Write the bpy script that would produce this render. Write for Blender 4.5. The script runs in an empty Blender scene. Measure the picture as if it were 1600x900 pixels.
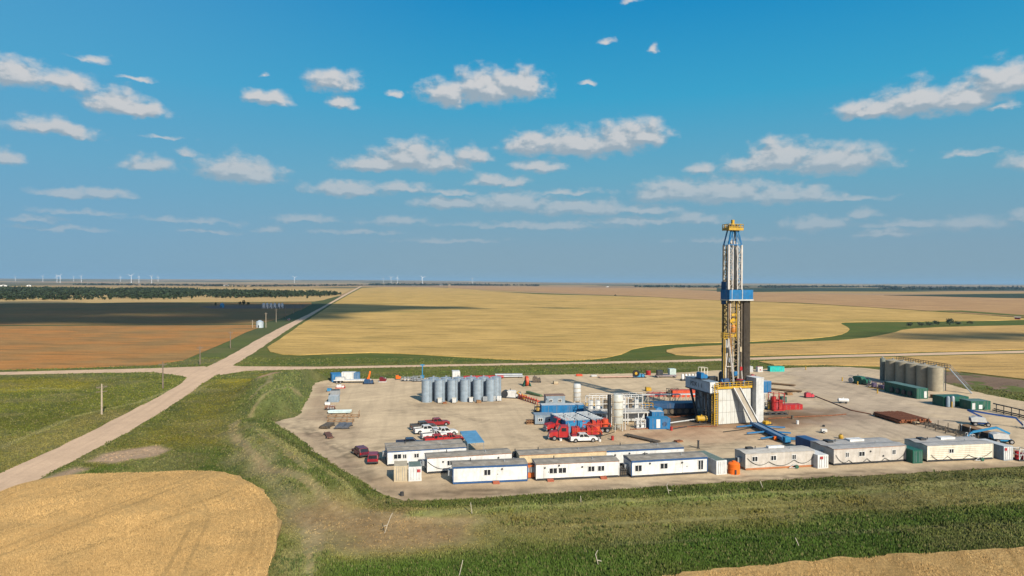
import bpy, bmesh, math, random
import numpy as np
from mathutils import Vector, Matrix
from mathutils.geometry import delaunay_2d_cdt
R = math.radians
random.seed(7)
rng = np.random.default_rng(11)
scene = bpy.context.scene
COL = scene.collection

# ------------------------------------------------------------------ camera
CAM_H, F_PX, ROLL, PITCH = 34.0, 1600 * 24 / 36, 0.0045, math.atan(10 / 1066.67)
cf = Vector((0, math.cos(PITCH), -math.sin(PITCH)))
cu0 = Vector((0, math.sin(PITCH), math.cos(PITCH)))
cr = Vector((1, 0, 0)) * math.cos(ROLL) + cu0 * math.sin(ROLL)
cu = -Vector((1, 0, 0)) * math.sin(ROLL) + cu0 * math.cos(ROLL)
cam = bpy.data.cameras.new('camera')
cam.lens = 24; cam.sensor_width = 36; cam.sensor_fit = 'HORIZONTAL'
cam.clip_start = 1; cam.clip_end = 120000
camo = bpy.data.objects.new('camera', cam); COL.objects.link(camo)
mw = Matrix((cr, cu, -cf)).transposed().to_4x4(); mw.translation = (0, 0, CAM_H)
camo.matrix_world = mw
scene.camera = camo

# ------------------------------------------------------------------ sun, sky, exposure
SUN_EL, SUN_AZ = R(32), R(27.5)          # sun stands behind the camera, to the right
sd = Vector((math.sin(SUN_AZ) * math.cos(SUN_EL), -math.cos(SUN_AZ) * math.cos(SUN_EL), math.sin(SUN_EL)))
sl = bpy.data.lights.new('sun', 'SUN'); sl.energy = 5.0; sl.angle = R(0.5); sl.color = (1, 0.90, 0.76)
so = bpy.data.objects.new('sun', sl); COL.objects.link(so)
so.rotation_euler = (-sd).to_track_quat('-Z', 'Y').to_euler()
scene.view_settings.view_transform = 'Standard'; scene.view_settings.look = 'None'
scene.view_settings.exposure = 0.75; scene.view_settings.gamma = 1.0
scene.view_settings.use_curve_mapping = False

# clouds of the photograph as directions: azimuth, elevation, half width, half height (px scale), thinness
CLOUDS = [
 (20,115,52,20,.1),(105,128,48,14,.15),(140,92,40,8,.42),(212,124,40,6,.4),(180,160,42,17,0),(215,172,42,11,.05),(70,198,48,13,.1),
 (110,206,40,10,.1),(6,248,24,13,.1),(228,256,36,13,.1),(290,238,28,9,.45),(370,266,54,20,0),(400,274,42,15,.05),(100,302,38,8,.1),(160,301,46,7,.15),
 (400,150,28,12,.25),(430,157,28,12,.1),(412,118,16,6,.5),(520,128,50,20,.15),(535,162,32,10,.2),(615,146,18,9,.42),
 (700,148,48,20,0),(760,138,60,25,-.05),(815,134,40,24,0),(915,131,24,7,.4),(1020,76,16,10,.4),(945,66,28,7,.52),
 (590,258,62,12,0),(645,247,62,24,0),(690,255,50,16,.05),(735,242,38,14,.15),
 (830,227,50,20,.05),(900,226,70,22,0),(970,218,50,24,0),(1008,211,34,22,0),(840,261,46,12,.1),(775,283,58,12,.12),
 (540,296,66,12,.05),(630,294,50,9,.1),(700,318,55,11,.05),(800,318,75,16,0),(900,325,90,14,.05),(1000,328,70,9,.15),
 (1050,300,62,19,0),(1130,300,72,20,0),(1220,306,62,14,0),(1262,304,26,14,0),
 (1180,258,55,16,.05),(1216,246,42,23,-.05),(1300,252,75,22,0),(1095,262,34,13,.3),
 (1360,172,55,13,.1),(1425,160,48,22,0),(1500,156,48,21,0),(1555,168,40,9,.4),(1575,124,55,22,.05),
 (1275,350,62,15,.25),(1350,333,28,10,.2),(1385,364,50,10,.25),(1510,348,68,15,.28),(1592,338,20,10,.2),(1595,254,38,16,.3),
 (620,344,62,10,.25),(480,342,75,9,.3),(870,353,90,9,.25),(1085,342,60,13,.25),(330,361,60,4,.3),(420,359,28,8,.28),(60,342,60,8,.4),(100,357,90,6,.42),
 (1500,240,60,8,.45),(700,375,160,6,.42),(980,2,30,8,.45),(1150,375,130,7,.42),(820,352,260,9,.38),(300,345,150,8,.45),(1420,350,130,8,.36),(560,362,120,7,.42),(1000,345,170,9,.33),(700,300,90,7,.4),(880,300,120,8,.42),(120,330,90,7,.45),(1330,310,90,8,.45),(260,215,60,6,.5)]
world = bpy.data.worlds.new('World'); scene.world = world; world.use_nodes = True
wn, wl = world.node_tree.nodes, world.node_tree.links
wn.clear()
def N(tree, t, **k):
    n = tree.nodes.new(t)
    for a, b in k.items(): setattr(n, a, b)
    return n
def val(tree, op, a, b=None, c=None, clamp=False):
    n = tree.nodes.new('ShaderNodeMath'); n.operation = op; n.use_clamp = clamp
    for i, x in enumerate((a, b, c)):
        if x is None: continue
        if isinstance(x, (int, float)): n.inputs[i].default_value = x
        else: tree.links.new(x, n.inputs[i])
    return n.outputs[0]
def vec(tree, op, a, b=None):
    n = tree.nodes.new('ShaderNodeVectorMath'); n.operation = op
    for i, x in enumerate((a, b)):
        if x is None: continue
        if isinstance(x, (tuple, list)): n.inputs[i].default_value = x
        else: tree.links.new(x, n.inputs[i])
    return n.outputs['Value'] if op == 'LENGTH' else n.outputs[0]
def maprange(tree, x, a, b, c=0., d=1., smooth=True):
    n = tree.nodes.new('ShaderNodeMapRange'); n.interpolation_type = 'SMOOTHSTEP' if smooth else 'LINEAR'; n.clamp = True
    tree.links.new(x, n.inputs[0])
    for i, q in zip((1, 2, 3, 4), (a, b, c, d)): n.inputs[i].default_value = q
    return n.outputs[0]
def mixcol(tree, fac, a, b, mode='MIX'):
    n = tree.nodes.new('ShaderNodeMix'); n.data_type = 'RGBA'; n.blend_type = mode
    for i, x in ((0, fac), (6, a), (7, b)):
        if isinstance(x, (int, float)): n.inputs[i].default_value = x
        elif isinstance(x, (tuple, list)): n.inputs[i].default_value = (*x[:3], 1)
        else: tree.links.new(x, n.inputs[i])
    return n.outputs[2]
def ramp(tree, fac, stops):
    n = tree.nodes.new('ShaderNodeValToRGB'); e = n.color_ramp.elements
    while len(e) < len(stops): e.new(0.5)
    for el, (p, c) in zip(e, stops): el.position = p; el.color = (*c, 1)
    if fac is not None: tree.links.new(fac, n.inputs[0])
    return n.outputs[0]
def cloud_group():
    g = bpy.data.node_groups.new('cloud_field', 'ShaderNodeTree')
    g.interface.new_socket('P', in_out='INPUT', socket_type='NodeSocketVector')
    g.interface.new_socket('D', in_out='OUTPUT', socket_type='NodeSocketFloat')
    gi, go = g.nodes.new('NodeGroupInput'), g.nodes.new('NodeGroupOutput')
    P = gi.outputs[0]
    # soft billows: the position is pushed about by noise before the shapes are measured
    def noise(scale, detail, rough=.55):
        n = N(g, 'ShaderNodeTexNoise'); n.inputs['Scale'].default_value = scale
        n.inputs['Detail'].default_value = detail; n.inputs['Roughness'].default_value = rough
        g.links.new(vec(g, 'MULTIPLY', P, (1, 1.45, 1)), n.inputs['Vector']); return n
    n1 = noise(44, 3)
    w = vec(g, 'MULTIPLY', vec(g, 'SUBTRACT', n1.outputs['Color'], (.5, .5, .5)), (.026, .017, 0))
    Pw = vec(g, 'ADD', P, w)
    d = None
    for (x, y, a, b, thin) in CLOUDS:
        az = math.atan2(x - 800, F_PX); el = math.atan2((440 + .0045 * (x - 800) - y) * math.cos(az), F_PX)
        q = vec(g, 'MULTIPLY', vec(g, 'SUBTRACT', Pw, (az, el - .2 * b / F_PX, 0)), (F_PX / (a * 1.22), F_PX / (b * 1.6), 0))
        q = vec(g, 'MAXIMUM', q, vec(g, 'MULTIPLY', q, (1, -1.9, 1)))
        L = vec(g, 'LENGTH', q)
        if thin: L = val(g, 'ADD', L, thin)
        d = L if d is None else val(g, 'SMOOTH_MIN', d, L, .18)
    n2 = noise(38, 5, .55)
    d = val(g, 'SUBTRACT', 1.0, d)
    d = val(g, 'ADD', d, val(g, 'MULTIPLY', val(g, 'SUBTRACT', n2.outputs['Fac'], .5), 1.2))
    g.links.new(d, go.inputs[0])
    return g
W = world.node_tree
tc = N(W, 'ShaderNodeTexCoord')
sx = N(W, 'ShaderNodeSeparateXYZ'); wl.new(tc.outputs['Generated'], sx.inputs[0])
az = val(W, 'ARCTAN2', sx.outputs[0], sx.outputs[1]); el = val(W, 'ARCSINE', sx.outputs[2])
cb = N(W, 'ShaderNodeCombineXYZ'); wl.new(az, cb.inputs[0]); wl.new(el, cb.inputs[1])
cg = cloud_group()
c1 = N(W, 'ShaderNodeGroup', node_tree=cg); wl.new(cb.outputs[0], c1.inputs[0])
c2 = N(W, 'ShaderNodeGroup', node_tree=cg); wl.new(vec(W, 'ADD', cb.outputs[0], (.004, .009, 0)), c2.inputs[0])
dens = c1.outputs[0]
alpha = maprange(W, dens, -.06, .60)
alpha = val(W, 'MULTIPLY', alpha, maprange(W, el, .035, .2, .42, .93))
lit = maprange(W, val(W, 'SUBTRACT', dens, c2.outputs[0]), -.12, .30)
ccol = mixcol(W, lit, (.33, .405, .47), (.65, .64, .64))
ccol = mixcol(W, maprange(W, el, .03, .30, .55, 0.), ccol, (.33, .42, .49))
SKY_STRENGTH = 0.1
sky = N(W, 'ShaderNodeTexSky', sky_type='NISHITA'); sky.sun_disc = False
sky.sun_elevation = SUN_EL; sky.sun_rotation = math.pi - SUN_AZ
sky.altitude = 600; sky.air_density = 1.0; sky.dust_density = 1.5; sky.ozone_density = 3.0
# the clear sky of that evening: deep blue overhead, dulled by haze towards the horizon
grad = ramp(W, maprange(W, el, 0., .5, smooth=False), [(0, (.225, .345, .425)), (.10, (.205, .345, .45)), (.30, (.125, .375, .52)),
            (.52, (.034, .352, .58)), (.80, (.001, .248, .54)), (1, (.001, .20, .50))])
side = maprange(W, az, -.75, .05, 1., 0.)
grad = mixcol(W, val(W, 'MULTIPLY', side, .42), grad, (.125, .37, .61))
# that deep blue is the sky opposite the sun; round the sun behind the camera the plain hazy sky model is kept
front = maprange(W, sx.outputs[1], -.35, .25, 0., .96)
base = mixcol(W, front, vec(W, 'MULTIPLY', sky.outputs[0], (SKY_STRENGTH,) * 3), vec(W, 'MULTIPLY', grad, (2 ** -.75,) * 3))
skyc = mixcol(W, alpha, base, vec(W, 'MULTIPLY', ccol, (2 ** -.75,) * 3))
bg = N(W, 'ShaderNodeBackground'); bg.inputs[1].default_value = 1.0
wl.new(skyc, bg.inputs[0])
wo = N(W, 'ShaderNodeOutputWorld'); wl.new(bg.outputs[0], wo.inputs[0])
world.cycles.sampling_method = 'MANUAL'; world.cycles.sample_map_resolution = 512

# ------------------------------------------------------------------ helpers
def G(px, py, z=0.0):
    d = cf + cr * ((px - 800) / F_PX) + cu * ((450 - py) / F_PX)
    t = (z - CAM_H) / d.z
    return (d.x * t, d.y * t)
def mpp(px, py):                      # metres per photo pixel at that ground point
    return G(px, py)[1] / F_PX
class MB:
    def __init__(s): s.v, s.f = [], []
    def add(s, vs, fs):
        o = len(s.v); s.v += [tuple(p) for p in vs]; s.f += [tuple(i + o for i in f) for f in fs]; return s
    def box(s, x0, x1, y0, y1, z0, z1):
        return s.add([(x0,y0,z0),(x1,y0,z0),(x1,y1,z0),(x0,y1,z0),(x0,y0,z1),(x1,y0,z1),(x1,y1,z1),(x0,y1,z1)],
                     [(3,2,1,0),(4,5,6,7),(0,1,5,4),(1,2,6,5),(2,3,7,6),(3,0,4,7)])
    def bar(s, p, q, w=.1, h=None):
        h = w if h is None else h
        p, q = Vector(p), Vector(q); d = (q - p).normalized()
        a = d.cross(Vector((0, 0, 1)))
        if a.length < 1e-3: a = Vector((1, 0, 0))
        a.normalize(); b = a.cross(d)
        vs = [c + a * (w / 2 * i) + b * (h / 2 * j) for c in (p, q) for i, j in ((-1,-1),(1,-1),(1,1),(-1,1))]
        return s.add(vs, [(3,2,1,0),(4,5,6,7),(0,1,5,4),(1,2,6,5),(2,3,7,6),(3,0,4,7)])
    def cyl(s, p, q, r, n=10, r2=None):
        r2 = r if r2 is None else r2
        p, q = Vector(p), Vector(q); d = (q - p).normalized()
        a = d.cross(Vector((0, 0, 1)))
        if a.length < 1e-3: a = Vector((1, 0, 0))
        a.normalize(); b = d.cross(a)
        vs = [c + (a * math.cos(t) + b * math.sin(t)) * rr for c, rr in ((p, r), (q, r2)) for t in [2 * math.pi * i / n for i in range(n)]]
        fs = [(i, (i + 1) % n, n + (i + 1) % n, n + i) for i in range(n)]
        return s.add(vs, fs + [tuple(range(n - 1, -1, -1)), tuple(range(n, 2 * n))])
    def tube(s, pts, r, n=5):
        for a, b in zip(pts, pts[1:]): s.cyl(a, b, r, n)
        return s
    def prism(s, poly, y0, y1):       # profile in XZ, extruded along Y
        n = len(poly)
        return s.add([(x, y0, z) for x, z in poly] + [(x, y1, z) for x, z in poly],
                     [tuple(range(n)), tuple(range(2 * n - 1, n - 1, -1))] + [(i, i + n, (i + 1) % n + n, (i + 1) % n) for i in range(n)])
    def lathe(s, prof, n=20, c=(0, 0)):
        vs = [(c[0] + r * math.cos(2 * math.pi * i / n), c[1] + r * math.sin(2 * math.pi * i / n), z) for r, z in prof for i in range(n)]
        m = len(prof)
        fs = [(k * n + i, k * n + (i + 1) % n, (k + 1) * n + (i + 1) % n, (k + 1) * n + i) for k in range(m - 1) for i in range(n)]
        return s.add(vs, fs + [tuple(range(n - 1, -1, -1)), tuple(range((m - 1) * n, m * n))])
    def rail(s, pts, h=1.1, w=.06, step=2.0, mid=True):
        for a, b in zip(pts, pts[1:]):
            a, b = Vector(a), Vector(b); n = max(1, round((b - a).length / step))
            for i in range(n + 1):
                p = a.lerp(b, i / n); s.bar(p, p + Vector((0, 0, h)), w)
            for z in ((h, h * .5) if mid else (h,)): s.bar(a + Vector((0, 0, z)), b + Vector((0, 0, z)), w)
        return s
    def build(s, name, mat, parent=None, smooth=False):
        me = bpy.data.meshes.new(name); me.from_pydata(s.v, [], s.f)
        bm = bmesh.new(); bm.from_mesh(me); bmesh.ops.recalc_face_normals(bm, faces=bm.faces); bm.to_mesh(me); bm.free()
        me.materials.append(mat)
        if smooth:
            me.polygons.foreach_set('use_smooth', [True] * len(me.polygons))
            me.set_sharp_from_angle(angle=R(40))
        o = bpy.data.objects.new(name, me); COL.objects.link(o); o.parent = parent
        return o
def tag(o, label=None, cat=None, group=None, kind=None):
    if label: o['label'] = label
    if cat: o['category'] = cat
    if group: o['group'] = group
    if kind: o['kind'] = kind
    return o
def thing(name, label, cat, loc, yaw=0., group=None):
    o = bpy.data.objects.new(name, None); COL.objects.link(o); o.empty_display_size = .5
    o.location = (loc[0], loc[1], loc[2] if len(loc) > 2 else 0.0); o.rotation_euler = (0, 0, yaw)
    return tag(o, label, cat, group)
def kids(o): return [c for c in COL.objects if c.parent == o]
def copy_tree(o, parent=None):
    c = o.copy(); COL.objects.link(c)
    if parent: c.parent = parent
    for ch in list(o.children): copy_tree(ch, c)
    return c
def dup(o, loc, yaw=0., label=None, scale=None):
    c = copy_tree(o); c.location = (loc[0], loc[1], loc[2] if len(loc) > 2 else 0.0); c.rotation_euler = (0, 0, yaw)
    if label: c['label'] = label
    if scale: c.scale = (scale,) * 3
    return c

# ------------------------------------------------------------------ materials
_m = {}
K = .66                            # surfaces' base colours are noted as seen in full sun; K brings them to real reflectance
kk = lambda c: tuple(x * K for x in c[:3])
def M(name, col=(.5, .5, .5), rough=.6, metal=0., var=.18, scale=.8, grime=.0, gcol=(.30, .23, .15), bump=0.):
    if name in _m: return _m[name]
    col, gcol = kk(col), kk(gcol)
    m = bpy.data.materials.new(name); m.use_nodes = True; t = m.node_tree
    b = t.nodes['Principled BSDF']; b.inputs['Roughness'].default_value = rough; b.inputs['Metallic'].default_value = metal; b.inputs['Specular IOR Level'].default_value = .5 if rough < .45 else .25
    tcn = N(t, 'ShaderNodeTexCoord'); nz = N(t, 'ShaderNodeTexNoise'); nz.inputs['Scale'].default_value = scale; nz.inputs['Detail'].default_value = 6
    nz.inputs['Roughness'].default_value = .65
    t.links.new(tcn.outputs['Object'], nz.inputs['Vector'])
    f = maprange(t, nz.outputs['Fac'], .3, .7)
    c = mixcol(t, f, tuple(x * (1 - var) for x in col), tuple(min(1, x * (1 + var * .6)) for x in col))
    if grime:
        n2 = N(t, 'ShaderNodeTexNoise'); n2.inputs['Scale'].default_value = .45; n2.inputs['Detail'].default_value = 8; n2.inputs['Roughness'].default_value = .7
        mp = N(t, 'ShaderNodeMapping'); mp.inputs['Scale'].default_value = (3.5, 3.5, .55)      # streaks run down
        t.links.new(tcn.outputs['Object'], mp.inputs[0]); t.links.new(mp.outputs[0], n2.inputs['Vector'])
        c = mixcol(t, val(t, 'MULTIPLY', maprange(t, n2.outputs['Fac'], .46, .72), grime), c, gcol)
    t.links.new(c, b.inputs['Base Color'])
    if bump:
        bp = N(t, 'ShaderNodeBump'); bp.inputs['Strength'].default_value = bump; bp.inputs['Distance'].default_value = .1
        t.links.new(nz.outputs['Fac'], bp.inputs['Height']); t.links.new(bp.outputs[0], b.inputs['Normal'])
    _m[name] = m; return m
WHITE = M('white_paint', (.69, .70, .68), .45, grime=.34, gcol=(.42,.36,.27))
OFFW = M('off_white_siding', (.66, .60, .48), .5, grime=.25)
GREIGE = M('grey_beige_siding', (.51, .48, .43), .5, grime=.3)
CREAM = M('cream_siding', (.71, .67, .55), .5, grime=.25)
TANP = M('tan_paint', (.46, .38, .25), .5, grime=.3)
NAVY = M('navy_trim', (.03, .09, .22), .45)
ORTRIM = M('rust_orange_trim', (.42, .17, .07), .5)
ROOF = M('weathered_roof', (.31, .285, .24), .9, var=.35, grime=.5, scale=.6)
DARK = M('dark_steel', (.035, .04, .045), .5, grime=.4, gcol=(.12, .09, .06))
GREY = M('grey_steel', (.32, .35, .37), .45, .2, grime=.25)
LGREY = M('pale_grey_paint', (.55, .57, .56), .5, grime=.3)
SILO = M('silo_blue_grey', (.27, .345, .41), .42, grime=.3, gcol=(.30,.27,.22))
RIGW = M('rig_white_panel', (.66, .67, .60), .5, grime=.55, gcol=(.33, .30, .22))
BLUE = M('blue_paint', (.006, .15, .36), .55, grime=.25)
DBLUE = M('dark_blue_paint', (.02, .07, .16), .45, grime=.3)
SBLUE = M('sky_blue_paint', (.03, .22, .42), .5, grime=.2)
BGREY = M('blue_grey_paint', (.24, .31, .37), .5, grime=.25)
RED = M('red_paint', (.40, .018, .02), .45, grime=.3)
ORED = M('orange_red_paint', (.60, .08, .03), .45, grime=.2)
DRED = M('dark_red_paint', (.16, .012, .02), .3)
ORANGE = M('orange_plastic', (.80, .16, .015), .45)
YEL = M('safety_yellow', (.54, .325, .02), .55, grime=.6)
GREEN = M('dark_green_paint', (.015, .11, .075), .45, grime=.2)
TEAL = M('teal_paint', (.02, .48, .42), .45)
BEIGE = M('beige_tank_paint', (.36, .32, .23), .55, grime=.25)
RUST = M('rusty_pipe', (.24, .085, .035), .75, var=.4, scale=2)
BROWN = M('brown_deck', (.26, .15, .07), .8, var=.3)
DIRTY = M('oily_steel', (.16, .13, .095), .55, .3, var=.4, scale=2)
PIPE = M('drill_pipe_steel', (.10, .085, .07), .5, .4, var=.3)
STEELW = M('galvanised_mast_steel', (.60, .57, .52), .45, .1, grime=.45, gcol=(.25, .18, .10))
TYRE = M('tyre_rubber', (.02, .02, .02), .85)
RIM = M('wheel_rim', (.45, .45, .45), .35, .6)
GLASS = M('dark_glass', (.02, .025, .03), .12)
WINF = M('window_frame', (.10, .10, .10), .5)
WOOD = M('weathered_pole_wood', (.20, .16, .12), .85, var=.3, scale=3)
HOSE = M('black_cable', (.03, .035, .03), .6)
REDLT = M('red_lens', (.5, .02, .02), .3)
HEADLT = M('clear_lens', (.75, .75, .7), .15)
FOIL = M('dark_red_tarp', (.30, .03, .04), .6)

# ------------------------------------------------------------------ numpy noise and polygon distance
def _hash(ix, iy, s):
    h = (ix.astype(np.int64) * 374761393 + iy.astype(np.int64) * 668265263 + s * 1274126177) & 0xffffffff
    h = ((h ^ (h >> 13)) * 1274126177) & 0xffffffff
    return ((h ^ (h >> 16)) & 0xffff) / 65535.0
def vnoise(x, y, s=0):
    x0, y0 = np.floor(x), np.floor(y); fx, fy = x - x0, y - y0
    fx, fy = fx * fx * (3 - 2 * fx), fy * fy * (3 - 2 * fy)
    a, b, c, d = _hash(x0, y0, s), _hash(x0 + 1, y0, s), _hash(x0, y0 + 1, s), _hash(x0 + 1, y0 + 1, s)
    return (a * (1 - fx) + b * fx) * (1 - fy) + (c * (1 - fx) + d * fx) * fy
def fbm(x, y, s=0, o=4):
    t = 0; a = .5
    for k in range(o): t = t + a * vnoise(x, y, s + k); x, y, a = x * 2.03, y * 2.03, a * .5
    return t / (1 - .5 ** o)
def sdf(poly, x, y):                  # signed distance, positive inside
    P = np.array(poly); Q = np.roll(P, -1, 0); d = np.full(x.shape, 1e18); ins = np.zeros(x.shape, bool)
    for (ax, ay), (bx, by) in zip(P, Q):
        ex, ey = bx - ax, by - ay; t = np.clip(((x - ax) * ex + (y - ay) * ey) / (ex * ex + ey * ey + 1e-12), 0, 1)
        d = np.minimum(d, (x - ax - t * ex) ** 2 + (y - ay - t * ey) ** 2)
        c = (ay > y) != (by > y)
        if abs(ey) > 1e-9: ins ^= c & (x < ex * (y - ay) / ey + ax)
    d = np.sqrt(d); return np.where(ins, d, -d)
def sstep(a, b, x):
    t = np.clip((x - a) / (b - a), 0, 1); return t * t * (3 - 2 * t)
# ------------------------------------------------------------------ outlines of the place (from surveyed points)
def PX(pts, z=0.0): return [G(x, y, z) for x, y in pts]
def chaikin(p, n=2):
    for _ in range(n):
        q = []
        for a, b in zip(p, p[1:] + p[:1]):
            q += [(a[0] * .75 + b[0] * .25, a[1] * .75 + b[1] * .25), (a[0] * .25 + b[0] * .75, a[1] * .25 + b[1] * .75)]
        p = q
    return p
def jitter(p, step, amp, s=3):
    out = []
    for a, b in zip(p, p[1:] + p[:1]):
        L = math.dist(a, b); n = max(1, min(60, int(L / step)))
        for i in range(n): out.append((a[0] + (b[0] - a[0]) * i / n, a[1] + (b[1] - a[1]) * i / n))
    o = np.array(out); w = o / (step * 1.7)
    o[:, 0] += (vnoise(w[:, 0], w[:, 1], s) - .5) * 2 * amp; o[:, 1] += (vnoise(w[:, 0], w[:, 1], s + 9) - .5) * 2 * amp
    return [tuple(q) for q in o]
PAD = chaikin(PX([(612,783),(556,747),(500,713),(462,681),(450,672),(424,663),(438,656.5),(468,651),(474,634),(486,614),(488,600),(508,594.5),(530,593),(600,592),(800,587),
  (960,584),(1060,583),(1110,579),(1180,577),(1290,573),(1340,574),(1400,581),(1470,597),(1520,612),(1600,628),(1720,650),(1720,722),(1600,729),(1400,741),(1200,751),(1000,763),(800,775),(690,783)]), 1)
ROAD = PX([(-90,820),(0,780),(60,749),(130,712),(200,676),(250,646),(290,619),(315,600),(345,582),(378,563),(400,549),(425,532),(455,512),(490,491),(513,477),(545,459),(566,447.5),
  (562,447.5),(540,459),(508,477),(482,491),(440,511),(400,532),(370,550),(345,563),(318,576),(296,588),(280,601),(245,621),(190,649),(130,681),(60,713),(0,740),(-90,778)])
XROAD_W = PX([(-200,585.5),(0,581.5),(120,578.5),(240,575.5),(320,572.5),(335,585),(300,597),(287,588),(240,581.5),(120,583.5),(0,586),(-200,590)])
XROAD_E = PX([(330,583),(345,586),(385,579.5),(500,576.5),(700,572.5),(900,569),(1060,566),(1300,558.5),(1600,551.5),(1800,547.5),(1800,544),(1600,548),(1300,555),(1060,562.5),(900,566),(700,569.5),(500,573),(378,572.5),(350,570)])
WHEAT_W = chaikin(PX([(-220,860),(-60,800),(10,768),(60,754),(130,744),(230,743),(310,739),(355,744),(392,758),(420,780),(434,812),(433,850),(420,895),(402,960),(380,1010),(-300,1010)]), 2)
WHEAT_S = chaikin(PX([(900,926),(1040,907),(1100,899),(1250,884.5),(1400,873.5),(1600,862.5),(1720,856),(1800,1010),(820,1010)]), 1)
RIG_YAW = R(6)
ZONES = [   # natural ground cover: outline, colour, edge softness (m)
 ([(-100,592),(290,589),(245,622),(0,745),(-100,790)], (.088,.098,.020), 4),
 ([(-100,593),(150,590),(140,606),(-100,618)], (.165,.150,.022), 5),
 ([(150,668),(235,628),(120,650),(0,700),(0,735),(60,712)], (.15,.135,.045), 5),
 ([(330,592),(500,580),(500,592),(400,596),(372,640),(358,700),(260,700),(130,742),(200,690),(290,640)], (.120,.115,.024), 5),
 ([(330,592),(500,580),(505,590),(400,594),(370,604)], (.19,.165,.02), 4),
 ([(110,742),(330,735),(400,757),(440,800),(445,905),(420,905),(470,905),(472,830),(430,745),(360,700),(260,715)], (.048,.075,.014), 5),
 ([(130,722),(160,710),(245,697),(262,703),(240,714),(180,722)], (.40,.32,.21), 1.2),
 ([(62,752),(120,728),(135,733),(70,755)], (.36,.29,.19), 1.2),
 ([(398,600),(500,588),(495,622),(450,655),(405,650),(365,655),(400,620)], (.105,.125,.045), 4),
 ([(397,600),(420,594),(458,590),(432,606),(407,613)], (.46,.33,.21), 1.6),
 ([(425,660),(472,655),(480,668),(450,672)], (.40,.31,.21), 1.5),
 ([(362,660),(440,664),(560,775),(560,790),(450,770),(370,700)], (.090,.115,.035), 4),
 ([(356,684),(374,684),(450,762),(530,822),(540,850),(480,850),(440,790),(398,740)], (.225,.19,.12), 4),
 ([(440,785),(600,795),(800,802),(880,828),(720,866),(540,876),(480,838)], (.25,.185,.095), 7),
 ([(470,830),(505,850),(500,905),(455,905)], (.15,.15,.07), 3),
 ([(760,800),(1600,753),(1750,745),(1750,786),(1600,794),(1250,820),(900,850),(740,872)], (.150,.140,.055), 5),
 ([(600,792),(800,779),(1000,767),(1200,754),(1600,733),(1750,724),(1750,740),(1600,749),(1000,782),(700,801)], (.050,.072,.018), 2.5),
 ([(640,806),(1000,786),(1600,752),(1600,755),(1000,790),(640,810)], (.12,.16,.05), 1.),
 ([(900,850),(1250,818),(1600,790),(1800,780),(1800,860),(1050,893),(1000,915),(470,915),(520,880),(720,872)], (.055,.095,.018), 5),
 ([(330,590),(700,578),(1100,570),(1100,583),(500,594)], (.072,.098,.026), 2),
]
ZW = [(PX(p), np.array(c), s) for p, c, s in ZONES]
DUST, WORN, RUT = (.30, .255, .135), (.20, .19, .085), (.05, .06, .02)
TRK = [(PX(p), w_, c_) for p, w_, c_ in [
 ([(368,682),(372,668),(395,650),(425,637),(455,630),(470,622)], .9, DUST), ([(362,668),(362,685),(376,705),(410,736),(471,762),(516,793),(560,812)], .8, DUST), ([(380,676),(420,700),(470,735),(520,765),(560,787)], .6, WORN), ([(375,700),(425,735),(480,768),(520,792)], .6, (.10,.13,.05)),
 ([(372,690),(392,720),(440,748),(492,775),(530,800)], .8, DUST), ([(414,686),(450,712),(500,740),(540,765),(575,784)], .8, RUT), ([(400,690),(440,715),(490,748),(530,772),(560,790)], .7, WORN),
 ([(405,700),(440,722),(480,755)], .6, DUST), ([(480,800),(482,850),(486,900)], 1.0, DUST), ([(496,812),(500,860)], .7, DUST), ([(400,610),(440,600),(470,596)], .8, DUST), ([(395,640),(420,622),(424,606)], .8, DUST),
 ([(0,612),(60,606),(110,610),(135,603)], 1.2, WORN), ([(0,700),(120,650),(220,628),(280,604)], 1.2, WORN), ([(150,688),(210,655),(270,628),(330,598)], 1.0, (.26,.22,.08)),
 ([(640,808),(800,798),(1000,787),(1250,772),(1600,753)], .9, WORN), ([(900,806),(1200,792),(1600,770)], .8, (.19,.165,.06)), ([(820,826),(1100,812),(1600,782)], .9, (.20,.175,.075)), ([(960,852),(1250,838),(1600,818)], .8, (.09,.11,.05)), ([(730,800),(728,830),(722,850)], .6, (.24,.19,.08)),
 ([(440,880),(448,905)], .4, RUT), ([(560,800),(640,812),(760,815)], 1.0, DUST)]]
EXCL = [PAD, ROAD, XROAD_W, XROAD_E, WHEAT_W, WHEAT_S]
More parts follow.
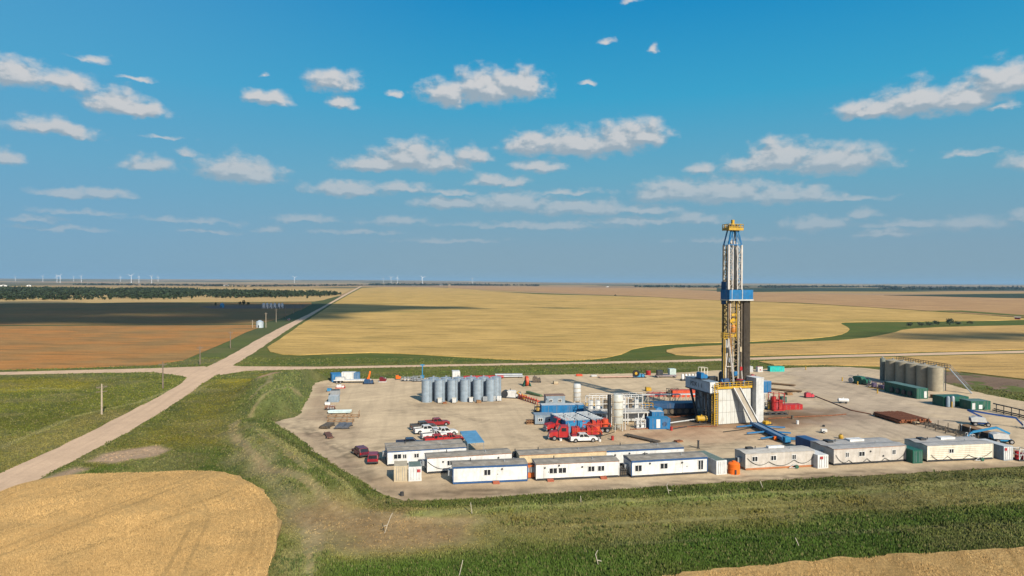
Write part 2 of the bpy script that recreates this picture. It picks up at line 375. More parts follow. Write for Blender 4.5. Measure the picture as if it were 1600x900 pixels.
def cover(x, y):
    c = np.tile(np.array((.082, .098, .026)), (len(x), 1)); n = fbm(x / 9, y / 9, 5) - .5
    for P, col, s in ZW:
        b = np.array(P); k = np.where((x > b[:,0].min() - 15) & (x < b[:,0].max() + 15) & (y > b[:,1].min() - 15) & (y < b[:,1].max() + 15))[0]
        if not len(k): continue
        w = sstep(-s, s, sdf(P, x[k], y[k]) + n[k] * s * 2.2)[:, None]; c[k] = c[k] * (1 - w) + col * w
    for P, wd, col in TRK:
        P = np.array(P); k = np.where((x > P[:,0].min() - 3) & (x < P[:,0].max() + 3) & (y > P[:,1].min() - 3) & (y < P[:,1].max() + 3))[0]
        if not len(k): continue
        d = np.full(len(k), 1e9)
        for (ax, ay), (bx, by) in zip(P, P[1:]):
            t = np.clip(((x[k]-ax)*(bx-ax) + (y[k]-ay)*(by-ay)) / ((bx-ax)**2 + (by-ay)**2), 0, 1); d = np.minimum(d, np.hypot(x[k]-ax-t*(bx-ax), y[k]-ay-t*(by-ay)))
        w = (sstep(wd, wd * .3, d + (n[k]) * 1.2) * .7)[:, None]; c[k] = c[k] * (1 - w) + np.array(col) * w
    g = fbm(x / 16, y / 10, 21); d = fbm(x / 4, y / 4, 33)
    bw = sstep(.18, .30, c[:, :1]); c = c * (np.array((1.22, 1.22, 1.0)) * (1 - bw) + np.array((1.12, .98, .92)) * bw) * (.72 + .56 * fbm(x / 28, y / 28, 41))[:, None]
    dry = sstep(.52, .75, g)[:, None] * .45; c = c * (1 - dry) + np.array((.19, .165, .065)) * dry * (c[:, :1] < .3) + c * dry * (c[:, :1] >= .3)
    c = c * (.78 + .44 * d)[:, None]
    return c
MOUNDS = [([(404,604),(492,594),(486,620),(450,648),(408,646),(385,640)], 4.6, 6), ([(372,668),(440,668),(555,772),(540,782),(470,768),(385,705)], 2.8, 6),
          ([(640,800),(1600,745),(1600,750),(640,806)], .7, 4), ([(200,735),(420,745),(450,820),(445,900),(460,900),(470,820),(430,735),(330,715)], -.5, 5)]
MW = [(PX(p), h, s) for p, h, s in MOUNDS]
def height(x, y):
    z = np.zeros(x.shape); k = (x > -140) & (x < 170) & (y > 60) & (y < 300)
    if k.any():
        xx, yy = x[k], y[k]; h = np.zeros(xx.shape)
        for P, hh, s in MW: h += hh * sstep(-s, s * .6, sdf(P, xx, yy) + (fbm(xx / 7, yy / 7, 3) - .5) * 5)
        h += (fbm(xx / 5, yy / 5, 8) - .5) * .5
        m = np.ones(xx.shape)
        for P in EXCL: m *= sstep(-.8, -4.5, sdf(P, xx, yy))
        z[k] = h * m * sstep(-140, -110, xx) * sstep(300, 260, yy)
    # rolling rise far off to the left under the wind turbines
    z += 46 * sstep(9000, 15000, y) * sstep(2500, -3500, x) + 12 * sstep(7000, 11000, y) * (fbm(x / 2500, y / 2500, 4))
    return z
def axis(a, b, st, lo, hi, g=1.22):
    m = list(np.arange(a, b + st, st)); s = st; l = []
    p = a
    while p > lo: s *= g; p -= s; l.append(p)
    p = m[-1]; s = st; r = []
    while p < hi: s *= g; p += s; r.append(p)
    return np.array(l[::-1] + m + r)
def setcol(me, c):
    at = me.color_attributes.new('cover', 'FLOAT_COLOR', 'POINT')
    at.data.foreach_set('color', np.c_[c * K, np.ones(len(c))].astype(np.float32).ravel())
def gridmesh(name, xs, ys, zf):
    X, Y = np.meshgrid(xs, ys); x, y = X.ravel(), Y.ravel(); z = zf(x, y); nx, ny = len(xs), len(ys)
    i = (np.arange(ny - 1)[:, None] * nx + np.arange(nx - 1)).ravel()
    q = np.c_[i, i + 1, i + nx + 1, i + nx]
    me = bpy.data.meshes.new(name); me.vertices.add(len(x)); me.vertices.foreach_set('co', np.c_[x, y, z].ravel())
    me.loops.add(q.size); me.loops.foreach_set('vertex_index', q.ravel()); me.polygons.add(len(q))
    me.polygons.foreach_set('loop_start', np.arange(len(q)) * 4); me.update(calc_edges=True)
    return me, x, y
def cover_mat(name, rough=.95, detail=((.9, .35), (6, .35)), bump=.4, patch=False):
    m = bpy.data.materials.new(name); m.use_nodes = True; t = m.node_tree; b = t.nodes['Principled BSDF']
    b.inputs['Roughness'].default_value = rough; b.inputs['Specular IOR Level'].default_value = .15
    a = N(t, 'ShaderNodeVertexColor', layer_name='cover'); tcn = N(t, 'ShaderNodeTexCoord'); c = a.outputs[0]
    if patch:      # the far quilt of grain, fallow and pasture sections
        sp = N(t, 'ShaderNodeSeparateXYZ'); t.links.new(tcn.outputs['Object'], sp.inputs[0])
        cbn = N(t, 'ShaderNodeCombineXYZ')
        yy = val(t, 'FLOOR', val(t, 'DIVIDE', sp.outputs[1], 460)); t.links.new(yy, cbn.inputs[1])
        wn_ = N(t, 'ShaderNodeTexWhiteNoise', noise_dimensions='1D'); t.links.new(yy, wn_.inputs['W'])
        t.links.new(val(t, 'FLOOR', val(t, 'ADD', val(t, 'DIVIDE', sp.outputs[0], 1650), wn_.outputs[0])), cbn.inputs[0])
        wh = N(t, 'ShaderNodeTexWhiteNoise', noise_dimensions='2D'); t.links.new(cbn.outputs[0], wh.inputs['Vector'])
        n = ramp(t, wh.outputs[0], [(p_, kk(c_)) for p_, c_ in [(0, (.40,.27,.10)), (.2, (.055,.07,.03)), (.32, (.34,.22,.11)), (.5, (.10,.11,.045)), (.6, (.44,.33,.16)), (.74, (.16,.12,.08)), (.82, (.07,.085,.035)), (.9, (.38,.25,.13))]])
        t.nodes[-1].color_ramp.interpolation = 'CONSTANT'
        for nd in t.nodes:
            if nd.type == 'VALTORGB': nd.color_ramp.interpolation = 'CONSTANT'
        c = mixcol(t, maprange(t, sp.outputs[1], 1500, 1520), c, n)
    h = None
    for s, amt in detail:
        nz = N(t, 'ShaderNodeTexNoise'); nz.inputs['Scale'].default_value = s; nz.inputs['Detail'].default_value = 5; nz.inputs['Roughness'].default_value = .7
        t.links.new(tcn.outputs['Object'], nz.inputs['Vector'])
        k = maprange(t, nz.outputs['Fac'], .25, .75, 1 - amt, 1 + amt, smooth=False)
        c = vec(t, 'MULTIPLY', c, k); h = nz.outputs['Fac']
    t.links.new(c, b.inputs['Base Color'])
    bp = N(t, 'ShaderNodeBump'); bp.inputs['Strength'].default_value = bump; bp.inputs['Distance'].default_value = .25
    t.links.new(h, bp.inputs['Height']); t.links.new(bp.outputs[0], b.inputs['Normal'])
    return m
me, gx, gy = gridmesh('ground', axis(-130, 160, 1.0, -42000, 42000), axis(58, 310, 1.0, -6000, 42000), height)
near = (gx > -220) & (gx < 260) & (gy > 40) & (gy < 420)
gc = np.tile(np.array((.085, .10, .03)), (len(gx), 1)); gc[near] = cover(gx[near], gy[near]); setcol(me, gc)
me.materials.append(cover_mat('grassland', patch=True)); me.polygons.foreach_set('use_smooth', [True] * len(me.polygons))
ground = bpy.data.objects.new('ground', me); COL.objects.link(ground); tag(ground, kind='structure')

def sheet(name, poly, z, mat, drop=None, inner=None, colour=None, bump=0., kind='structure'):
    n = len(poly); pts = [Vector(p) for p in poly]
    if inner:
        P = np.array(poly); X, Y = np.meshgrid(np.arange(P[:,0].min(), P[:,0].max(), inner), np.arange(P[:,1].min(), P[:,1].max(), inner))
        x, y = X.ravel() + rng.uniform(-.2, .2, X.size) * inner, Y.ravel() + rng.uniform(-.2, .2, X.size) * inner
        k = sdf(poly, x, y) > inner * .4; pts += [Vector((a, b)) for a, b in zip(x[k], y[k])]
    vs, _, fs, *_r = delaunay_2d_cdt(pts, [(i, (i + 1) % n) for i in range(n)], [], 1, 1e-4)
    v = np.array([(p.x, p.y) for p in vs]); zz = np.full(len(v), z)
    if bump: zz = z + (fbm(v[:,0] / 2.5, v[:,1] / 2.5, 6) - .5) * bump
    V = [(a, b, c) for (a, b), c in zip(v, zz)]; Fs = [tuple(f) for f in fs]
    if drop is not None:
        cnt = {}
        for f in Fs:
            for a, b in zip(f, f[1:] + f[:1]): cnt[(a, b)] = 1
        for (a, b) in list(cnt):
            if (b, a) not in cnt:
                o = len(V); V += [(V[a][0], V[a][1], drop), (V[b][0], V[b][1], drop)]; Fs.append((a, o, o + 1, b))
    me = bpy.data.meshes.new(name); me.from_pydata(V, [], Fs)
    if colour is not None:
        A = np.array(V); setcol(me, colour(A[:, 0], A[:, 1]))
    me.materials.append(mat); o = bpy.data.objects.new(name, me); COL.objects.link(o)
    return tag(o, kind=kind)
def field_mat(name, a, b, streak, rows=0., spacing=9., patch=.012, amt=.5, green=None, fine=1.3, tracks=0.):
    a, b, streak = kk(a), kk(b), kk(streak); green = kk(green) if green else None
    m = bpy.data.materials.new(name); m.use_nodes = True; t = m.node_tree; bs = t.nodes['Principled BSDF']
    bs.inputs['Roughness'].default_value = .95; bs.inputs['Specular IOR Level'].default_value = .1
    tcn = N(t, 'ShaderNodeTexCoord'); mp = N(t, 'ShaderNodeMapping'); mp.inputs['Rotation'].default_value = (0, 0, rows)
    t.links.new(tcn.outputs['Object'], mp.inputs[0])
    def nz(s, d=5, src=tcn.outputs['Object'], sc=(1, 1, 1), r=.6):
        n = N(t, 'ShaderNodeTexNoise'); n.inputs['Scale'].default_value = s; n.inputs['Detail'].default_value = d; n.inputs['Roughness'].default_value = r
        t.links.new(vec(t, 'MULTIPLY', src, sc), n.inputs['Vector']); return n.outputs['Fac']
    c = mixcol(t, maprange(t, nz(patch, 6), .35, .66), a, b)
    c = mixcol(t, val(t, 'MULTIPLY', maprange(t, nz(1 / spacing, 4, mp.outputs[0], (.12, 1, 1), .7), .50, .68), amt), c, streak)
    c = mixcol(t, val(t, 'MULTIPLY', maprange(t, nz(.06, 6, tcn.outputs['Object'], (.45, 1, 1), .75), .53, .72), amt), c, streak)
    if green: c = mixcol(t, val(t, 'MULTIPLY', maprange(t, nz(.009, 5, tcn.outputs['Object'], (.35, 1, 1)), .56, .72), .7), c, green)
    if tracks:     # paired wheel tracks left by the sprayer
        sp = N(t, 'ShaderNodeSeparateXYZ'); wv = nz(.02, 2); t.links.new(mp.outputs[0], sp.inputs[0])
        q = val(t, 'ADD', sp.outputs[1], val(t, 'MULTIPLY', wv, 14)); q = val(t, 'PINGPONG', q, tracks); q = val(t, 'ABSOLUTE', val(t, 'SUBTRACT', q, 1.1))
        c = mixcol(t, val(t, 'MULTIPLY', maprange(t, q, .12, .5, 1., 0.), val(t, 'MULTIPLY', maprange(t, nz(.11, 3), .35, .6), .5)), c, streak)
    c = vec(t, 'MULTIPLY', c, maprange(t, nz(.22, 5, mp.outputs[0], (.22, 1, 1), .7), .32, .68, .80, 1.16, smooth=False))
    f = nz(fine, 6, r=.75); c = vec(t, 'MULTIPLY', c, maprange(t, f, .3, .7, .72, 1.25, smooth=False))
    t.links.new(c, bs.inputs['Base Color'])
    bp = N(t, 'ShaderNodeBump'); bp.inputs['Strength'].default_value = .6; bp.inputs['Distance'].default_value = .35
    t.links.new(f, bp.inputs['Height']); t.links.new(bp.outputs[0], bs.inputs['Normal'])
    return m
GOLD = field_mat('ripe_wheat_far', (.64,.42,.135), (.49,.325,.10), (.27,.20,.065), rows=.15, amt=.75, patch=.02, green=(.24,.225,.06))
GOLD_E = field_mat('ripe_wheat_east', (.62,.395,.14), (.50,.32,.11), (.28,.20,.08), rows=-.1, spacing=6, amt=.65, patch=.02)
PINK = field_mat('tan_stubble', (.50,.31,.14), (.42,.25,.115), (.25,.15,.08), rows=.1, amt=.45)
STUB = field_mat('orange_stubble', (.47,.215,.06), (.36,.21,.075), (.17,.125,.05), rows=.05, spacing=7, patch=.028, amt=.75, green=(.20,.17,.05))
FALLOW = field_mat('dark_fallow', (.36,.19,.065), (.27,.18,.06), (.19,.13,.05), rows=.02, amt=.5)
STRIPT = field_mat('pale_stubble_strip', (.55,.39,.17), (.50,.34,.14), (.4,.27,.1), amt=.3)
SOIL = field_mat('bare_brown_soil', (.23,.155,.105), (.19,.13,.085), (.27,.20,.14), rows=-.5, amt=.4)
VERGE = field_mat('lush_grass', (.075,.115,.020), (.105,.125,.026), (.17,.145,.035), spacing=5, patch=.03, amt=.55)
DITCH = field_mat('rough_grass', (.10,.125,.025), (.13,.135,.030), (.22,.175,.05), spacing=4, patch=.04, amt=.6)
DKGRN = field_mat('dark_crop_and_cloud_shade', (.035,.06,.03), (.04,.055,.03), (.06,.07,.03), amt=.3)
def fieldp(name, px, z, mat, drop=0., step=25, amp=1.2, smooth=0):
    p = PX(px)
    if smooth: p = chaikin(p, smooth)
    return sheet(name, jitter(p, step, amp), z, mat, drop=drop)
fieldp('grass_verge', [(300,592),(375,560),(410,540),(515,474),(560,449),(575,449),(1200,470),(1700,470),(1700,612),(1500,600),(1340,582),(1100,582),(500,592)], .012, DITCH, None)
fieldp('drainage_grass', [(640,553),(960,560),(1000,541),(1200,534),(1290,500),(1700,495),(1700,509),(1415,518),(1345,534),(1035,556),(1000,566),(700,564),(400,572),(430,560)], .03, VERGE, None, smooth=1)
fieldp('stubble_field', [(-500,588),(-200,581.5),(0,578),(120,575),(235,571),(285,563),(340,541),(385,519),(408,511),(402,507.6),(0,510),(-500,513)], .12, STUB, 0.)
fieldp('fallow_field', [(-600,511),(0,508),(402,506),(440,497),(470,484),(486,476),(487,472.5),(150,474.5),(-600,480)], .10, FALLOW, 0.)
fieldp('farm_yard', [(310,479.5),(340,477.5),(480,476.5),(478,478.5),(470,482),(330,482.5)], .2, SOIL, 0.)
fieldp('stubble_strip', [(-700,479),(150,473.2),(492,471),(505,469),(530,462),(548,452),(300,450),(-700,447)], .10, STRIPT, 0.)
fieldp('wheat_field', [(412,548),(450,556),(520,553),(600,551),(700,557),(800,563),(900,564.5),(960,558),(995,543),(1060,537.5),(1200,533.5),(1290,527.5),(1322,521),(1327,513),(1312,505),(1325,503.5),(1425,503),(1600,500.5),(1600,497),(1420,484.5),(1250,474),(1100,469),(1000,463.5),(800,459),(700,449),(568,448.5),(548,459),(520,475),(487,497),(460,514),(436,531)], .3, GOLD, 0., step=12, amp=.7, smooth=1)
fieldp('tan_field', [(700,450),(1000,463),(1100,468.5),(1250,473.3),(1420,484),(1600,496),(1760,504),(1760,468),(1600,466),(1400,462),(1180,457),(1000,450),(700,447)], .3, PINK, 0., smooth=0)
fieldp('dark_strip', [(1380,461.3),(1600,458.8),(1760,457.5),(1760,467.4),(1560,465.8)], .5, DKGRN, 0.)  # far cloud shadow, put into the dark green colour of this sheet
fieldp('dark_strip', [(1120,456),(1180,456.2),(1300,455),(1600,454.5),(1760,454),(1760,450),(1120,450)], .4, DKGRN, 0.)
fieldp('grass_strip', [(1420,486.5),(1500,488),(1600,495.2),(1760,501),(1760,498.5),(1600,492.8),(1500,485.5)], .4, DITCH, .2)
fieldp('wheat_field', [(1035,549),(1062,543),(1200,536.5),(1340,531),(1395,521),(1412,514.5),(1480,511),(1600,508.5),(1760,505),(1760,542),(1600,546.5),(1300,553.5),(1180,556),(1062,557)], .3, GOLD_E, 0., step=12, amp=.6, smooth=1)
fieldp('wheat_strip', [(1185,565.5),(1300,561),(1600,553.5),(1760,551),(1760,609),(1600,593),(1500,581.5),(1400,573.5),(1290,570.5),(1210,571)], .3, GOLD_E, 0., step=8, amp=.5)
fieldp('bare_soil', [(1400,576),(1480,580.5),(1600,594),(1760,610),(1760,632),(1600,614),(1500,602),(1440,590)], .03, SOIL, None, step=8, amp=.6)

def blotch(poly, col, s, n):  # helper for worn and stained places
    return (PX(poly), np.array(col), s, n)
STAINS = [blotch([(1200,655),(1330,645),(1350,655),(1215,672)], (.27,.14,.07), 4, .8), blotch([(1000,668),(1100,664),(1130,676),(1010,684)], (.34,.19,.10), 4, .7),
 blotch([(690,622),(780,618),(785,632),(650,636)], (.36,.27,.17), 2.5, .6), blotch([(835,650),(960,665),(960,700),(850,695)], (.42,.31,.19), 4, .5), blotch([(1250,655),(1420,640),(1430,655),(1280,668)], (.38,.26,.16), 4, .55), blotch([(500,652),(560,650),(560,690),(505,692)], (.44,.33,.21), 3, .6),
 blotch([(985,640),(1060,632),(1110,640),(1200,650),(1330,640),(1345,652),(1210,668),(1110,670),(1010,668)], (.19,.11,.055), 4, .85),
 blotch([(1195,640),(1330,636),(1330,650),(1195,662)], (.15,.085,.04), 3, .85),
 blotch([(960,672),(1120,664),(1250,680),(1270,692),(1000,690)], (.45,.285,.17), 4, .6),
 blotch([(1040,640),(1110,645),(1110,662),(1045,662)], (.05,.042,.035), 2.5, .9),
 blotch([(560,765),(640,770),(900,768),(1600,726),(1600,732),(1000,766),(640,788),(560,774)], (.37,.26,.155), 3, .8),
 blotch([(480,720),(600,740),(700,760),(980,750),(980,758),(640,782),(560,770)], (.36,.255,.15), 4, .75),
 blotch([(430,660),(520,690),(560,760),(500,720),(450,680)], (.42,.31,.20), 4, .8),
 blotch([(495,600),(512,600),(505,670),(520,700),(480,680),(488,650)], (.36,.26,.165), 3, .7),
 blotch([(1200,565),(1340,575),(1500,640),(1500,690),(1280,690),(1260,620)], (.43,.345,.255), 8, .6)]
RUTS = [(PX(p), .75, f_) for p, f_ in [([(425,661),(480,672),(540,705),(600,765),(700,772),(900,765),(1200,747),(1600,727)], .78), ([(470,655),(500,690),(580,752),(640,775),(1000,758),(1600,724)], .84),
 ([(500,640),(560,680),(640,690)], .86), ([(600,640),(780,660),(1000,700),(1300,690),(1420,690)], .86), ([(560,610),(700,645),(860,700),(1060,705),(1250,672)], .88), ([(640,640),(820,640)], .88), ([(520,720),(590,700),(760,700),(900,705)], .84),
 ([(1240,600),(1300,640),(1400,690)], .86), ([(1230,585),(1300,600),(1480,660)], .88), ([(1280,690),(1200,705),(1060,700)], .82), ([(800,600),(1000,600),(1060,605)], .9), ([(540,660),(545,720),(580,760)], .84), ([(1330,650),(1460,700),(1590,705)], .86)]]
def pad_colour(x, y):
    c = np.tile(np.array((.58, .45, .285)), (len(x), 1)); n = fbm(x / 6, y / 6, 15) - .5
    for P, col, s, a in STAINS:
        w = (sstep(-s, s, sdf(P, x, y) + n * s * 3) * a)[:, None]; c = c * (1 - w) + col * w
    for P, wd, f_ in RUTS:
        P = np.array(P); k = np.where((x > P[:,0].min() - 4) & (x < P[:,0].max() + 4) & (y > P[:,1].min() - 4) & (y < P[:,1].max() + 4))[0]
        if not len(k): continue
        d = np.full(len(k), 1e9)
        for (ax, ay), (bx, by) in zip(P, P[1:]):
            t = np.clip(((x[k]-ax)*(bx-ax) + (y[k]-ay)*(by-ay)) / ((bx-ax)**2 + (by-ay)**2), 0, 1); d = np.minimum(d, np.hypot(x[k]-ax-t*(bx-ax), y[k]-ay-t*(by-ay)))
        d = np.abs(d - .95 - n[k] * .8); c[k] = c[k] * (1 - (1 - f_) * 1.5 * sstep(wd, wd * .25, d) * sstep(.25, .5, fbm(x[k] / 7, y[k] / 7, 88)))[:, None]
    return c * (.86 + .28 * fbm(x / 14, y / 14, 25))[:, None] * (.93 + .14 * fbm(x / 3, y / 3, 27))[:, None]
def gravel_mat(name, streaks):
    m = cover_mat(name, .95, ((.25, .10), (2.2, .14)), .25); t = m.node_tree; b = t.nodes['Principled BSDF']
    src = b.inputs['Base Color'].links[0].from_socket; tcn = N(t, 'ShaderNodeTexCoord')
    for rot, s in streaks:      # long faint wheel marks, each way the traffic runs
        mp = N(t, 'ShaderNodeMapping'); mp.inputs['Rotation'].default_value = (0, 0, rot)
        t.links.new(tcn.outputs['Object'], mp.inputs[0]); nz = N(t, 'ShaderNodeTexNoise'); nz.inputs['Scale'].default_value = s; nz.inputs['Detail'].default_value = 4
        t.links.new(vec(t, 'MULTIPLY', mp.outputs[0], (.05, .8, 1)), nz.inputs['Vector']); src = vec(t, 'MULTIPLY', src, maprange(t, nz.outputs['Fac'], .42, .70, 1.03, .91))
    t.links.new(src, b.inputs['Base Color']); return m
sheet('gravel_pad', jitter(PAD, 1.1, .55), .05, gravel_mat('tan_gravel', ((-.16, .7), (-1.72, .6), (-.9, .5))), inner=1.1, colour=pad_colour)
def road_colour(x, y):
    c = np.tile(np.array((.63, .445, .29)), (len(x), 1)); return c * (.88 + .24 * fbm(x / 5, y / 9, 55))[:, None]
RM = gravel_mat('road_gravel', ((-1.76, .9),))
sheet('road', jitter(ROAD, 3, .35), .046, RM, inner=None, colour=road_colour)
sheet('crossroad', jitter(XROAD_W, 6, .3), .040, RM, colour=road_colour)
sheet('crossroad', jitter(XROAD_E, 6, .3), .034, RM, colour=road_colour)

# ------------------------------------------------------------------ crops and grass that read one by one only from close up
CROP = field_mat('ripe_wheat_near', (.56,.365,.145), (.50,.325,.125), (.27,.17,.055), rows=R(-68), spacing=5, patch=.03, amt=.4, fine=2.2, tracks=11)
wheatW = sheet('wheat_field', jitter(WHEAT_W, 1.2, .7), .55, CROP, drop=-.4, inner=1.2, bump=.22)
wheatS = sheet('wheat_field', jitter(WHEAT_S, 1.2, .7), .55, CROP, drop=-.4, inner=1.2, bump=.22)
def leaf_mat(name, rough=.8, trans=.25):
    m = bpy.data.materials.new(name); m.use_nodes = True; t = m.node_tree; b = t.nodes['Principled BSDF']
    b.inputs['Roughness'].default_value = rough; b.inputs['Specular IOR Level'].default_value = .15
    a = N(t, 'ShaderNodeVertexColor', layer_name='cover'); t.links.new(a.outputs[0], b.inputs['Base Color'])
    return m
BLADE = leaf_mat('grass_blades')
def tufts(name, x, y, z, h, w, col, per=3, lean=.35):
    n = len(x); X = np.repeat(x, per); Y = np.repeat(y, per); Z = np.repeat(z, per); H = np.repeat(h, per) * rng.uniform(.55, 1.15, n * per); Wd = np.repeat(w, per)
    a = rng.uniform(0, 2 * np.pi, n * per); ox, oy = rng.normal(0, .5, n * per) * Wd, rng.normal(0, .5, n * per) * Wd
    la = rng.uniform(0, 2 * np.pi, n * per); L = rng.uniform(.1, 1, n * per) * lean * H
    bx, by = X + ox, Y + oy; dx, dy = np.cos(a) * Wd / 2, np.sin(a) * Wd / 2
    co = np.stack([np.c_[bx - dx, by - dy, Z - .05], np.c_[bx + dx, by + dy, Z - .05], np.c_[bx + np.cos(la) * L, by + np.sin(la) * L, Z + H]], 1).reshape(-1, 3)
    me = bpy.data.meshes.new(name); nf = n * per; me.vertices.add(nf * 3); me.vertices.foreach_set('co', co.ravel())
    me.loops.add(nf * 3); me.loops.foreach_set('vertex_index', np.arange(nf * 3)); me.polygons.add(nf); me.polygons.foreach_set('loop_start', np.arange(nf) * 3)
    me.update(calc_edges=True); c = np.repeat(col, per, 0) * rng.uniform(.80, 1.22, (nf, 1)); setcol(me, np.repeat(c, 3, 0))
    me.materials.append(BLADE); o = bpy.data.objects.new(name, me); COL.objects.link(o); return tag(o, kind='stuff')
def scatter(n, y0, y1, margin=14):
    y = 1 / rng.uniform(1 / y1, 1 / y0, n); x = rng.uniform(-1, 1, n) * (y * .76 + margin); return x, y
def hfun(x, y): return height(x, y)
gxs, gys = scatter(330000, 70, 300)
keep = np.ones(len(gxs), bool)
for P in EXCL + [PX([(1185,565.5),(1300,561),(1600,553.5),(1760,551),(1760,632),(1600,614),(1500,602),(1400,580),(1290,570.5),(1210,571)]), PX([(-500,588),(-200,581.5),(0,578),(120,575),(235,571),(285,563),(340,541),(340,520),(-500,520)])]: keep &= sdf(P, gxs, gys) < .05
gxs, gys = gxs[keep], gys[keep]
cc = cover(gxs, gys); bare = (cc[:, 0] > .23) & (rng.uniform(0, 1, len(gxs)) < .88)
clump = fbm(gxs / 3, gys / 3, 61); thin = rng.uniform(0, 1, len(gxs)) < (.35 + 1.0 * clump)
k = ~bare & thin; gxs, gys, cc, clump = gxs[k], gys[k], cc[k], clump[k]
lush = np.clip((cc[:, 1] - cc[:, 0]) / .03, 0, 1)
gh = (.08 + .13 * clump + .17 * lush) * (1 + gys / 500)
cc = cc * (1.05 + .5 * (rng.uniform(0, 1, (len(cc), 1)) - .4)); stalk = rng.uniform(0, 1, len(cc)) < .10
cc[stalk] = cc[stalk] * .4 + np.array((.28, .24, .11)) * .6
tufts('grass', gxs, gys, hfun(gxs, gys), gh, .10 + gys / 900, cc)
wx_, wy_ = scatter(40000, 70, 230); kw = np.ones(len(wx_), bool)
for P in EXCL[:4]: kw &= sdf(P, wx_, wy_) < .3
for P in EXCL[4:]: kw &= sdf(P, wx_, wy_) < .9
wc = cover(wx_, wy_); pn = fbm(wx_ / 6, wy_ / 6, 101); kw &= (pn > .52) & (rng.uniform(0, 1, len(wx_)) < (pn - .45) * 3) & (wc[:, 0] < .19); wx_, wy_, wc = wx_[kw], wy_[kw], wc[kw]
hue = vnoise(wx_ / 9, wy_ / 9, 111)[:, None]; wc = wc * np.where(hue > .6, np.array((1.12, 1.08, .85)), np.where(hue < .35, np.array((.62, .78, .7)), np.array((.85, 1.0, .8))))
tufts('weeds', wx_, wy_, hfun(wx_, wy_), rng.uniform(.25, .55, len(wx_)), np.full(len(wx_), .26), wc, per=6, lean=.7)
for nm, P, n in (('wheat_ears', WHEAT_W, 230000), ('wheat_ears', WHEAT_S, 90000)):
    x, y = scatter(n * 3, 72, 150); k = sdf(P, x, y) > .05; x, y = x[k], y[k]
    c = np.tile(np.array((.58, .385, .16)), (len(x), 1)) * (.74 + .5 * fbm(x / 6, y / 6, 71))[:, None] * rng.uniform(.84, 1.14, (len(x), 1))
    e = sdf(P, x, y); th = R(-68); u = x * math.sin(th) + y * math.cos(th) + 10 * fbm(x / 60, y / 60, 77)
    ring = np.where(e < 5, .95 + .10 * np.sin(e * 2 * np.pi / 1.1 + 3 * fbm(x / 8, y / 8, 3)), 1.0); trk = np.zeros(len(x))
    for ee in (9.2, 11.2): trk = np.maximum(trk, (np.abs(e - ee - 1.5 * (fbm(x / 12, y / 12, 5) - .5)) < .28) * sstep(-60, -40, x) * sstep(.30, .45, fbm(x / 9, y / 9, 66)))
    for off in (0, 2.1, 23, 25.1, 47, 49.1): trk = np.maximum(trk, (np.abs(u - u.min() - 12 - off) < .30) * sstep(.40, .52, fbm(x / 11, y / 11, 67)))
    c = c * (ring * (1 - .30 * trk))[:, None]; k = rng.uniform(0, 1, len(x)) > trk * .45; x, y, c = x[k], y[k], c[k]
    tufts(nm, x, y, np.full(len(x), .47), np.full(len(x), .24), np.full(len(x), .085), c, per=2, lean=.8)
# ------------------------------------------------------------------ trees, bushes, far woods
LEAF = leaf_mat('leaves')
def clumps(centres, radii, n, size, col, spread=.3):
    """leaf-sized faces through the volume of each crown (arrays of centres, radii)"""
    C = np.repeat(centres, n, 0); Rr = np.repeat(radii, n, 0); m = len(C)
    d = rng.normal(0, 1, (m, 3)); d /= np.linalg.norm(d, axis=1)[:, None]; r = rng.uniform(.25, 1, (m, 1)) ** .5
    lump = .78 + .45 * np.sin(d[:, :1] * 4 + C[:, :1]) * np.cos(d[:, 1:2] * 5 + C[:, 1:2]); P = C + d * r * Rr * lump
    a = rng.normal(0, 1, (m, 3)); a /= np.linalg.norm(a, axis=1)[:, None]; b = np.cross(a, rng.normal(0, 1, (m, 3))); b /= np.linalg.norm(b, axis=1)[:, None]
    S = np.repeat(size, n)[:, None] * rng.uniform(.6, 1.3, (m, 1))
    co = np.stack([P - a * S, P + b * S * .8, P + a * S, P - b * S * .8], 1).reshape(-1, 3); co[:, 2] = np.maximum(co[:, 2], .02)
    c = np.repeat(col, n, 0) * rng.uniform(1 - spread, 1 + spread, (m, 1)); return co, np.repeat(c, 4, 0)
def leafmesh(name, co, c, parent=None, mat=None):
    nf = len(co) // 4; me = bpy.data.meshes.new(name); me.vertices.add(nf * 4); me.vertices.foreach_set('co', co.ravel())
    me.loops.add(nf * 4); me.loops.foreach_set('vertex_index', np.arange(nf * 4)); me.polygons.add(nf); me.polygons.foreach_set('loop_start', np.arange(nf) * 4)
    me.update(calc_edges=True); setcol(me, c); me.materials.append(mat or LEAF); o = bpy.data.objects.new(name, me); COL.objects.link(o); o.parent = parent; return o
BARK = M('bark', (.09, .07, .05), .9)
def tree(name, label, cat, loc, h, w, col=(.035, .055, .022), group=None, n=260):
    t = thing(name, label, cat, loc, 0, group)
    mb = MB().cyl((0, 0, 0), (0, 0, h * .55), h * .035, 7, h * .015)
    for k in range(4):
        a = random.uniform(0, 6.28); mb.cyl((0, 0, h * (.2 + .07 * k)), (math.cos(a) * w * .3, math.sin(a) * w * .3, h * (.5 + .08 * k)), h * .014, 5, h * .006)
    mb.build('trunk', BARK, t)
    m = 7; a = rng.uniform(0, 6.28, m); q = rng.uniform(0, .5, m)
    cen = np.c_[np.cos(a) * q * w * .6, np.sin(a) * q * w * .6, h * rng.uniform(.32, .78, m)]; rad = np.c_[np.full(m, w * .3), np.full(m, w * .3), np.full(m, h * .25)] * rng.uniform(.7, 1.15, (m, 1))
    co, c = clumps(cen, rad, n // m, np.full(m, h * .075), np.tile(np.array(col), (m, 1)) * rng.uniform(.75, 1.35, (m, 1)))
    leafmesh('crown', co, c, t); return t
